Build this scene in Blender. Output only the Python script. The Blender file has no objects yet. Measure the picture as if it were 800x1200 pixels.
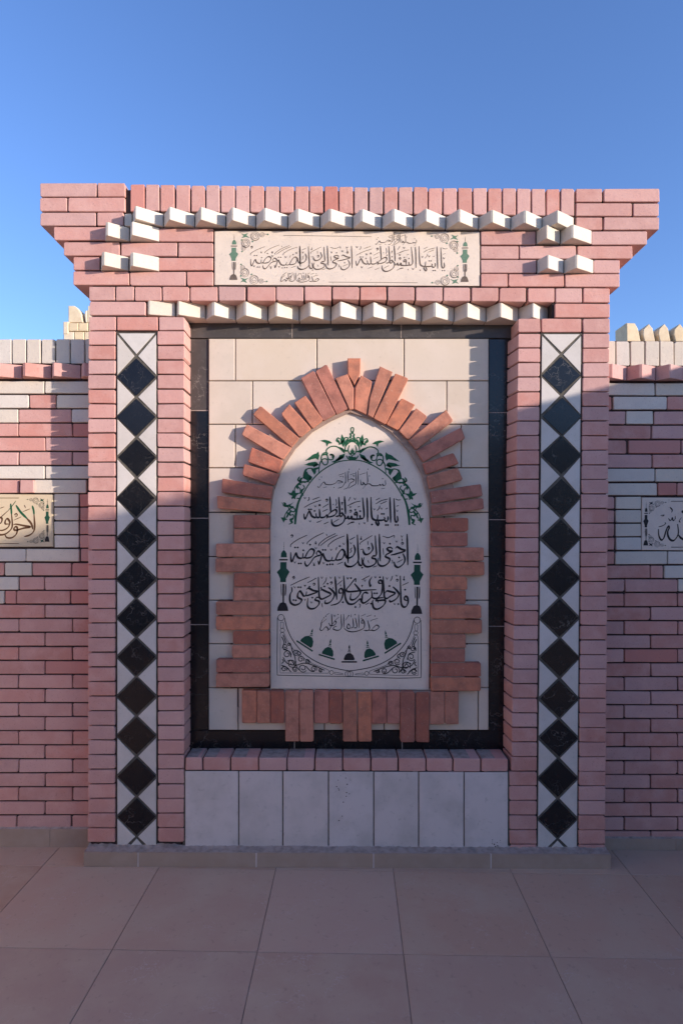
import bpy, math, random
from mathutils import Vector, Matrix
random.seed(7)
R = math.radians
sc = bpy.context.scene
col = sc.collection

# ---------------------------------------------------------------- camera
F, D, H, ROLL = 707.0, 3.157, 1.745, 0.0048
VX, VY = 400.0, 619.0
cam = bpy.data.cameras.new('camera')
cam.sensor_fit = 'VERTICAL'; cam.sensor_height = 36; cam.lens = 36*F/1200
cam.shift_y = (VY-600)/1200; cam.clip_end = 2000; cam.clip_start = 0.05
co = bpy.data.objects.new('camera', cam); col.objects.link(co)
co.matrix_world = Matrix.Translation((0, -D, H)) @ Matrix.Rotation(R(90), 4, 'X') @ Matrix.Rotation(ROLL, 4, 'Z')
sc.camera = co

# ---------------------------------------------------------------- light
AIR, DUST, OZ, TINT = 1.0, 0.5, 1.0, (0.635, 0.865, 1.45)
SUN_AZ, SUN_EL = 62.0, 9.0          # azimuth away from the wall's normal, towards the right
sd = Vector((math.sin(R(SUN_AZ))*math.cos(R(SUN_EL)), -math.cos(R(SUN_AZ))*math.cos(R(SUN_EL)), math.sin(R(SUN_EL))))
w = bpy.data.worlds.new('World'); sc.world = w; w.use_nodes = True
nt = w.node_tree; nt.nodes.clear()
sky = nt.nodes.new('ShaderNodeTexSky'); sky.sky_type = 'NISHITA'; sky.sun_disc = False
sky.sun_elevation = R(SUN_EL); sky.sun_rotation = R(180-SUN_AZ)
sky.air_density = AIR; sky.dust_density = DUST; sky.ozone_density = OZ
bg = nt.nodes.new('ShaderNodeBackground'); bg.inputs[1].default_value = 0.129
wo = nt.nodes.new('ShaderNodeOutputWorld')
tint = nt.nodes.new('ShaderNodeMix'); tint.data_type = 'RGBA'; tint.blend_type = 'MULTIPLY'; tint.inputs[0].default_value = 1
tint.inputs[7].default_value = (*TINT, 1)          # the photograph's colour balance
nt.links.new(sky.outputs[0], tint.inputs[6]); nt.links.new(tint.outputs[2], bg.inputs[0]); nt.links.new(bg.outputs[0], wo.inputs[0])
sun = bpy.data.lights.new('sun', 'SUN'); sun.energy = 3.15; sun.angle = R(0.8); sun.color = (1.0, 0.88, 0.78)
so = bpy.data.objects.new('sun', sun); col.objects.link(so)
so.rotation_euler = sd.to_track_quat('Z', 'Y').to_euler(); so.location = (6, -6, 6)
sc.view_settings.view_transform = 'Standard'; sc.view_settings.look = 'None'
sc.view_settings.gamma = 1; sc.view_settings.use_curve_mapping = False
sc.view_settings.exposure = 1.0

# ---------------------------------------------------------------- materials
def mat(name, base, var=0.0, rough=0.85, blotch=None, bscale=6, bamt=0.4, speck=None, spamt=0.3, spscale=120,
        bump=0.25, bumpscale=70, hue=0.0, veins=None, spec=0.3):
    m = bpy.data.materials.new(name); m.use_nodes = True
    n = m.node_tree.nodes; l = m.node_tree.links
    b = n['Principled BSDF']; b.inputs['Roughness'].default_value = rough
    b.inputs['Specular IOR Level'].default_value = spec
    tc = n.new('ShaderNodeTexCoord'); oi = n.new('ShaderNodeObjectInfo')
    cr = n.new('ShaderNodeVectorMath'); cr.operation = 'MULTIPLY_ADD'
    l.new(oi.outputs['Random'], cr.inputs[0]); cr.inputs[1].default_value = (37, 91, 53); l.new(tc.outputs['Object'], cr.inputs[2])
    vec = cr.outputs[0]
    def noise(s, det=4, ro=0.6):
        t = n.new('ShaderNodeTexNoise'); t.inputs['Scale'].default_value = s; t.inputs['Detail'].default_value = det
        t.inputs['Roughness'].default_value = ro; l.new(vec, t.inputs['Vector']); return t
    def ramp(src, a, c):
        r = n.new('ShaderNodeMapRange'); r.inputs[1].default_value = a; r.inputs[2].default_value = c; l.new(src, r.inputs[0]); return r.outputs[0]
    def mix(fac, a, c2, amt=1.0):
        mx = n.new('ShaderNodeMix'); mx.data_type = 'RGBA'
        if fac is None: mx.inputs[0].default_value = amt
        else:
            mm = n.new('ShaderNodeMath'); mm.operation = 'MULTIPLY'; l.new(fac, mm.inputs[0]); mm.inputs[1].default_value = amt
            l.new(mm.outputs[0], mx.inputs[0])
        l.new(a, mx.inputs[6])
        if isinstance(c2, tuple): mx.inputs[7].default_value = (*c2, 1)
        else: l.new(c2, mx.inputs[7])
        return mx.outputs[2]
    rgb = n.new('ShaderNodeRGB'); rgb.outputs[0].default_value = (*base, 1)
    c = rgb.outputs[0]
    if var or hue:
        hs = n.new('ShaderNodeHueSaturation'); l.new(c, hs.inputs['Color'])
        v = n.new('ShaderNodeMapRange'); v.inputs[3].default_value = 1-var; v.inputs[4].default_value = 1+var; l.new(oi.outputs['Random'], v.inputs[0]); l.new(v.outputs[0], hs.inputs['Value'])
        wn = n.new('ShaderNodeTexWhiteNoise'); wn.noise_dimensions = '1D'; l.new(oi.outputs['Random'], wn.inputs['W'])
        h2 = n.new('ShaderNodeMapRange'); h2.inputs[3].default_value = 1-hue; h2.inputs[4].default_value = 1+hue; l.new(wn.outputs['Value'], h2.inputs[0]); l.new(h2.outputs[0], hs.inputs['Saturation'])
        c = hs.outputs[0]
    if blotch: c = mix(ramp(noise(bscale, 5).outputs['Fac'], 0.42, 0.68), c, blotch, bamt)
    if speck: c = mix(ramp(noise(spscale, 3, 0.7).outputs['Fac'], 0.6, 0.72), c, speck, spamt)
    if veins:
        vn = n.new('ShaderNodeTexVoronoi'); vn.feature = 'DISTANCE_TO_EDGE'; vn.inputs['Scale'].default_value = 9
        wp = n.new('ShaderNodeVectorMath'); wp.operation = 'MULTIPLY_ADD'
        l.new(noise(7, 4).outputs['Color'], wp.inputs[0]); wp.inputs[1].default_value = (0.35, 0.35, 0.35); l.new(vec, wp.inputs[2])
        l.new(wp.outputs[0], vn.inputs['Vector'])
        f = ramp(vn.outputs['Distance'], 0.022, 0.0)
        g = ramp(noise(5, 2).outputs['Fac'], 0.5, 0.65)
        mm = n.new('ShaderNodeMath'); mm.operation = 'MULTIPLY'; l.new(f, mm.inputs[0]); l.new(g, mm.inputs[1])
        c = mix(mm.outputs[0], c, veins, 0.6)
    l.new(c, b.inputs['Base Color'])
    if bump:
        bp = n.new('ShaderNodeBump'); bp.inputs['Strength'].default_value = bump; bp.inputs['Distance'].default_value = 0.002
        l.new(noise(bumpscale, 6, 0.65).outputs['Fac'], bp.inputs['Height']); l.new(bp.outputs[0], b.inputs['Normal'])
    return m

M = dict(
 pink = mat('pink brick', (0.57, 0.30, 0.255), var=0.09, hue=0.15, blotch=(0.66, 0.40, 0.345), bscale=11, bamt=0.5, speck=(0.24, 0.10, 0.085), spamt=0.45, spscale=110, bump=0.9, bumpscale=45),
 red = mat('red brick', (0.55, 0.235, 0.19), var=0.08, hue=0.1, blotch=(0.56, 0.25, 0.21), bscale=14, bamt=0.4, speck=(0.25, 0.11, 0.09), spamt=0.4, bump=0.35),
 white = mat('white brick', (0.67, 0.585, 0.485), var=0.05, hue=0.2, blotch=(0.56, 0.49, 0.42), bscale=12, bamt=0.4, speck=(0.35, 0.28, 0.24), spamt=0.5, bump=0.9, bumpscale=45),
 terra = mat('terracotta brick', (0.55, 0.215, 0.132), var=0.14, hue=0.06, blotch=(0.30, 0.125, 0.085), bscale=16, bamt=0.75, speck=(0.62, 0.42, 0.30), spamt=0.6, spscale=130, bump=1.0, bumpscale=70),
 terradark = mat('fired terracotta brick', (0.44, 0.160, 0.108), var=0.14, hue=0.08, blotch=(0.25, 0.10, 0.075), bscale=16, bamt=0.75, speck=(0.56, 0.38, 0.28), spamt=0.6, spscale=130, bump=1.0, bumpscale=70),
 cream = mat('cream limestone tile', (0.63, 0.515, 0.40), var=0.04, hue=0.08, blotch=(0.68, 0.56, 0.45), bscale=7, bamt=0.8, speck=(0.48, 0.38, 0.28), spamt=0.35, spscale=45, rough=0.6, bump=0.15),
 slab = mat('white limestone slab', (0.66, 0.565, 0.515), var=0.03, hue=0.1, blotch=(0.50, 0.44, 0.39), bscale=6, bamt=0.7, speck=(0.3, 0.25, 0.21), spamt=0.3, spscale=35, rough=0.65, bump=0.1),
 triangle = mat('white inlay tile', (0.62, 0.56, 0.50), var=0.05, hue=0.1, blotch=(0.50, 0.45, 0.38), bscale=12, bamt=0.4, speck=(0.2, 0.17, 0.15), spamt=0.3, bump=0.15),
 black = mat('black marble', (0.008, 0.007, 0.008), var=0.2, blotch=(0.016, 0.014, 0.014), bscale=9, bamt=0.6, speck=(0.10, 0.09, 0.08), spamt=0.2, spscale=60, veins=(0.22, 0.19, 0.16), rough=0.2, bump=0.02, spec=0.42),
 worn = mat('dusty black marble', (0.060, 0.050, 0.044), var=0.15, blotch=(0.10, 0.085, 0.075), bscale=9, bamt=0.7, speck=(0.18, 0.16, 0.14), spamt=0.35, spscale=60, veins=(0.30, 0.26, 0.22), rough=0.4, bump=0.15),
 mortarlight = mat('light joint mortar', (0.36, 0.25, 0.195), rough=0.95, blotch=(0.22, 0.15, 0.12), bscale=25, bamt=0.6, bump=0.8, bumpscale=90),
 mortar = mat('dark joint mortar', (0.055, 0.036, 0.032), rough=0.95, blotch=(0.12, 0.085, 0.07), bscale=25, bamt=0.4, bump=0.8, bumpscale=90),
 grout = mat('olive grout', (0.085, 0.075, 0.06), rough=0.95, blotch=(0.20, 0.17, 0.13), bscale=30, bamt=0.6, bump=0.6),
 cement = mat('splashed cement', (0.42, 0.33, 0.28), rough=0.95, blotch=(0.20, 0.15, 0.125), bscale=30, bamt=0.7, bump=1.0, bumpscale=60),
 plaque = mat('carved limestone', (0.73, 0.60, 0.485), rough=0.75, blotch=(0.62, 0.51, 0.42), bscale=9, bamt=0.6, speck=(0.40, 0.33, 0.27), spamt=0.5, spscale=75, bump=0.4, bumpscale=60),
 plaquewarm = mat('yellow limestone', (0.62, 0.50, 0.33), rough=0.75, blotch=(0.52, 0.42, 0.30), bscale=7, bamt=0.5, speck=(0.40, 0.33, 0.27), spamt=0.3, spscale=90, bump=0.25),
 ink = mat('black paint', (0.022, 0.018, 0.018), rough=0.6, bump=0.1),
 faded = mat('faded brown paint', (0.12, 0.085, 0.065), rough=0.7, blotch=(0.2, 0.15, 0.12), bscale=60, bamt=0.5, bump=0.1),
 brownink = mat('brown paint', (0.10, 0.045, 0.02), rough=0.7, bump=0.1),
 green = mat('green paint', (0.012, 0.085, 0.035), rough=0.6, blotch=(0.025, 0.12, 0.055), bscale=50, bamt=0.5, bump=0.1),
 deepgreen = mat('deep green paint', (0.010, 0.060, 0.034), rough=0.6, blotch=(0.02, 0.08, 0.05), bscale=50, bamt=0.5, bump=0.1),
 fadedgreen = mat('faded green paint', (0.11, 0.20, 0.13), rough=0.7, blotch=(0.2, 0.26, 0.19), bscale=60, bamt=0.4, bump=0.1),
 floor = mat('beige floor tile', (0.54, 0.35, 0.25), var=0.07, hue=0.08, blotch=(0.58, 0.43, 0.31), bscale=4, bamt=0.7, speck=(0.34, 0.23, 0.17), spamt=0.4, spscale=30, rough=0.5, bump=0.12, bumpscale=14, spec=0.3, veins=(0.62, 0.50, 0.44)),
 skirt = mat('brown base tile', (0.38, 0.275, 0.205), var=0.06, blotch=(0.44, 0.33, 0.26), bscale=12, bamt=0.6, rough=0.6, bump=0.1),
 joint = mat('floor joint', (0.26, 0.19, 0.15), rough=0.95, blotch=(0.46, 0.37, 0.30), bscale=12, bamt=0.6, bump=0.6),
 far = mat('yellow block stone', (0.74, 0.60, 0.42), var=0.06, hue=0.2, blotch=(0.62, 0.45, 0.28), bscale=8, bamt=0.6, rough=0.9, bump=0.6, bumpscale=12),
)

# ---------------------------------------------------------------- helpers
ORG = {}
def P(px, py, Y=0.0):
    u, v = px-VX, py-VY
    c, s = math.cos(ROLL), math.sin(ROLL)
    u2, v2 = u*c+v*s, -u*s+v*c
    d = D+Y
    return Vector((u2/F*d, Y, H-v2/F*d))

def tag(o, label=None, cat=None, group=None, kind=None):
    if label: o['label'] = label
    if cat: o['category'] = cat
    if group: o['group'] = group
    if kind: o['kind'] = kind
    return o

def thing(name, loc, label, cat, group=None):
    o = bpy.data.objects.new(name, None); col.objects.link(o); o.location = loc; o.empty_display_size = 0.2
    ORG[o] = Vector(loc); return tag(o, label, cat, group)

def mesh(name, verts, faces, m, parent=None, kind=None, label=None, origin=None):
    vs = [Vector(v) for v in verts]
    if origin is None:
        lo = Vector([min(v[i] for v in vs) for i in range(3)]); hi = Vector([max(v[i] for v in vs) for i in range(3)])
        origin = (lo+hi)/2
    me = bpy.data.meshes.new(name); me.from_pydata([v-origin for v in vs], [], faces); me.materials.append(M[m] if isinstance(m, str) else m)
    me.update()
    o = bpy.data.objects.new(name, me); col.objects.link(o)
    ORG[o] = origin
    if parent: o.parent = parent; o.location = origin-ORG[parent]
    else: o.location = origin
    if kind: o['kind'] = kind
    if label: o['label'] = label
    return o

def poly_inset(pts, d):
    n = len(pts); out = []
    for i in range(n):
        a, b, c = Vector(pts[i-1]), Vector(pts[i]), Vector(pts[(i+1) % n])
        e1 = (b-a).normalized(); e2 = (c-b).normalized()
        n1 = Vector((e1.y, -e1.x)); n2 = Vector((e2.y, -e2.x))
        k = 1+n1.dot(n2)
        k = max(k, 0.35)
        out.append(b+(n1+n2)*(d/k))
    return out

def prism_data(pts, yf, yb, inset):
    """pts: convex polygon (x,z), clockwise seen from the front; front face at yf, extruded back to yb"""
    n = len(pts); pts = [Vector(p) for p in pts]
    area = sum(pts[i].x*pts[(i+1) % n].y-pts[(i+1) % n].x*pts[i].y for i in range(n))
    if area > 0: pts = pts[::-1]
    ins = poly_inset(pts, inset)
    vs = [(p.x, yf, p.y) for p in ins]+[(p.x, yf+inset, p.y) for p in pts]+[(p.x, yb, p.y) for p in pts]
    fs = [tuple(range(n))]
    for k in (0, n):
        for i in range(n):
            j = (i+1) % n
            fs.append((k+i, k+n+i, k+n+j, k+j))
    fs.append(tuple(range(3*n-1, 2*n-1, -1)))
    return vs, fs

def prism(name, pts, yf, yb, inset, m, parent, kind=None, label=None):
    vs, fs = prism_data(pts, yf, yb, inset)
    return mesh(name, vs, fs, m, parent, kind, label)

def brick(x0, y0, x1, y1, m, parent, Y=0.0, depth=0.1, name='brick', chip=1.0, ins=0.0026, jit=0.8, quad=None, label=None):
    """brick whose front face covers the given picture rectangle on the plane y=Y"""
    e_ = 0.14
    q = quad or [(x0+e_, y0+e_), (x1-e_, y0+e_), (x1-e_, y1-e_), (x0+e_, y1-e_)]
    J = lambda: random.uniform(-jit, jit)*0.0016
    q = [P(a, b, Y) for a, b in q]
    q = [Vector((p.x+J(), p.z+J())) for p in q]
    oct_ = []
    for i in range(4):
        a, b, c = q[i-1], q[i], q[(i+1) % 4]
        k = random.uniform(0.0015, 0.0055)*chip
        if random.random() < 0.12: k = random.uniform(0.004, 0.009)*min(chip, 1.1)
        oct_.append(b+(a-b).normalized()*k*random.uniform(0.7, 1.3)); oct_.append(b+(c-b).normalized()*k*random.uniform(0.7, 1.3))
    yo = Y+random.uniform(-0.0012, 0.0012)*jit*2
    return prism(name, oct_, yo, Y+depth, ins, m, parent, label=label)

def box(name, x0, x1, y0, y1, z0, z1, m, parent=None, kind=None, label=None):
    vs = [(x, y, z) for x in (x0, x1) for y in (y0, y1) for z in (z0, z1)]
    fs = [(0, 1, 3, 2), (4, 6, 7, 5), (0, 4, 5, 1), (2, 3, 7, 6), (0, 2, 6, 4), (1, 5, 7, 3)]
    return mesh(name, vs, fs, m, parent, kind, label)

def tooth(x0, x1, yt, yb, m, parent, base=0.0, h=0.075, back=0.05, r=0.3, name='projecting_brick', slope=0.0):
    """a brick laid on the skew: its corner points out of the wall"""
    a, b = P(x0, yt, base), P(x1, yt, base); c = P(x0, yb, base); d = P(x1, yb, base)
    g = 0.0025
    w = b.x-a.x
    nose = random.uniform(0.003, 0.009)
    rr = r+random.uniform(-0.03, 0.03); hh = h*random.uniform(0.93, 1.07)
    vx = a.x+rr*w
    plan = [(a.x+g, back), (a.x+g, base+0.002), (vx-nose*0.6, -hh+base+nose), (vx+nose, -hh+base+nose*0.5), (b.x-g, base-0.001), (b.x-g, back)]
    def zt(x): return a.z+(b.z-a.z)*(x-a.x)/w
    def zb(x): return c.z+(d.z-c.z)*(x-c.x)/w
    e = 0.0022
    cx = sum(p[0] for p in plan)/6
    n = len(plan)
    vs = []; fs = []
    rings = [(lambda x: zb(x), 0.985), (lambda x: zb(x)+e, 1.0), (lambda x: zt(x)-e, 1.0), (lambda x: zt(x), 0.985)]
    for zf, k in rings:
        for (x, y) in plan:
            X = cx+(x-cx)*k; Yy = back+(y-back)*(k if k == 1 else 0.982)
            vs.append((X, Yy, zf(x)+random.uniform(-.0006, .0006)))
    for r_ in range(3):
        for i in range(n):
            j = (i+1) % n
            fs.append((r_*n+i, r_*n+j, (r_+1)*n+j, (r_+1)*n+i))
    fs.append(tuple(range(n-1, -1, -1))); fs.append(tuple(range(3*n, 4*n)))
    return mesh(name, vs, fs, m, parent)

# pen strokes ---------------------------------------------------------
def spline(pts, n=5):
    if len(pts) < 3: n = 2
    p = [Vector(q) for q in pts]; out = []
    for i in range(len(p)-1):
        p0 = p[i-1] if i else p[0]*2-p[1]; p3 = p[i+2] if i+2 < len(p) else p[-1]*2-p[-2]
        for k in range(n):
            t = k/n
            out.append(0.5*((2*p[i])+(p[i+1]-p0)*t+(2*p0-5*p[i]+4*p[i+1]-p3)*t*t+(-p0+3*p[i]-3*p[i+1]+p3)*t**3))
    out.append(p[-1]); return out

class Ink:
    """collects flat painted strokes given in picture coordinates, all on the plane y=Y"""
    def __init__(s, Y): s.Y = Y; s.v = []; s.f = []; s.k = 0; s.mi = 0; s.fm = []
    def lay(s): s.k = (s.k+1) % 14; return s.Y-0.0006-0.00005*s.k
    def add(s, pts, faces):
        y = s.lay(); b = len(s.v)
        for (x, z) in pts:
            p = P(x, z, s.Y); s.v.append((p.x, y, p.z))
        s.f += [tuple(b+i for i in f) for f in faces]; s.fm += [s.mi]*len(faces)
    def stroke(s, pts, w=1.7, nib=True, taper=0.5):
        c = spline(pts); n = len(c); L = []; Rr = []
        for i in range(n):
            t = (c[min(i+1, n-1)]-c[max(i-1, 0)])
            if t.length < 1e-6: t = Vector((1, 0))
            t.normalize(); nn = Vector((-t.y, t.x))
            ww = w
            if nib: ww = w*(0.50+0.64*abs(t.x*0.766+t.y*0.643))     # nib held so that up-right strokes stay thin
            e = min(i, n-1-i)/max(1, n*0.18)
            ww *= taper+(1-taper)*min(1, e)
            L.append(c[i]+nn*ww/2); Rr.append(c[i]-nn*ww/2)
        s.add([tuple(p) for p in L+Rr], [(i, i+1, n+i+1, n+i) for i in range(n-1)])
    def poly(s, pts): s.add(pts, [tuple(range(len(pts)))])
    def blob(s, x, y, r=0.9):
        s.poly([(x-r*1.1, y+r*.1), (x-r*.1, y-r), (x+r*1.1, y-r*.1), (x+r*.1, y+r)])
    def vee(s, x, y, r=1.1, w=0.5):
        s.stroke([(x-r, y-r), (x, y+r)], w, False); s.stroke([(x, y+r), (x+r, y-r)], w*0.7, False)
    def hook(s, x, y, r=1.3, w=0.9):
        s.stroke([(x-r*.2, y), (x-r*.7, y-r*.5), (x, y-r), (x+r*.7, y-r*.4), (x+r*.5, y+r*.5), (x-r*.6, y+r)], w)
    def ring(s, x, y, r, w=0.5, a0=0, turns=1.0, r1=None, flip=1):
        r1 = r if r1 is None else r1; n = max(6, int(10*turns)); pts = []
        for i in range(n+1):
            a = a0+flip*2*math.pi*turns*i/n; q = r+(r1-r)*i/n; pts.append((x+q*math.cos(a), y+q*math.sin(a)))
        s.stroke(pts, w, False, 0.9)
    def build(s, name, m, parent, label=None, extra=()):
        fs = []
        for f in s.f:      # turn every face to the viewer
            a, b, c = [Vector(s.v[i]) for i in f[:3]]
            nrm = (b-a).cross(c-a)
            if len(f) > 3: nrm = nrm+(c-a).cross(Vector(s.v[f[3]])-a)
            fs.append(f if nrm.y < 0 else f[::-1])
        o = mesh(name, s.v, fs, m, parent, label=label)
        for e in extra: o.data.materials.append(M[e])
        if extra: o.data.polygons.foreach_set('material_index', s.fm)
        return o

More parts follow.
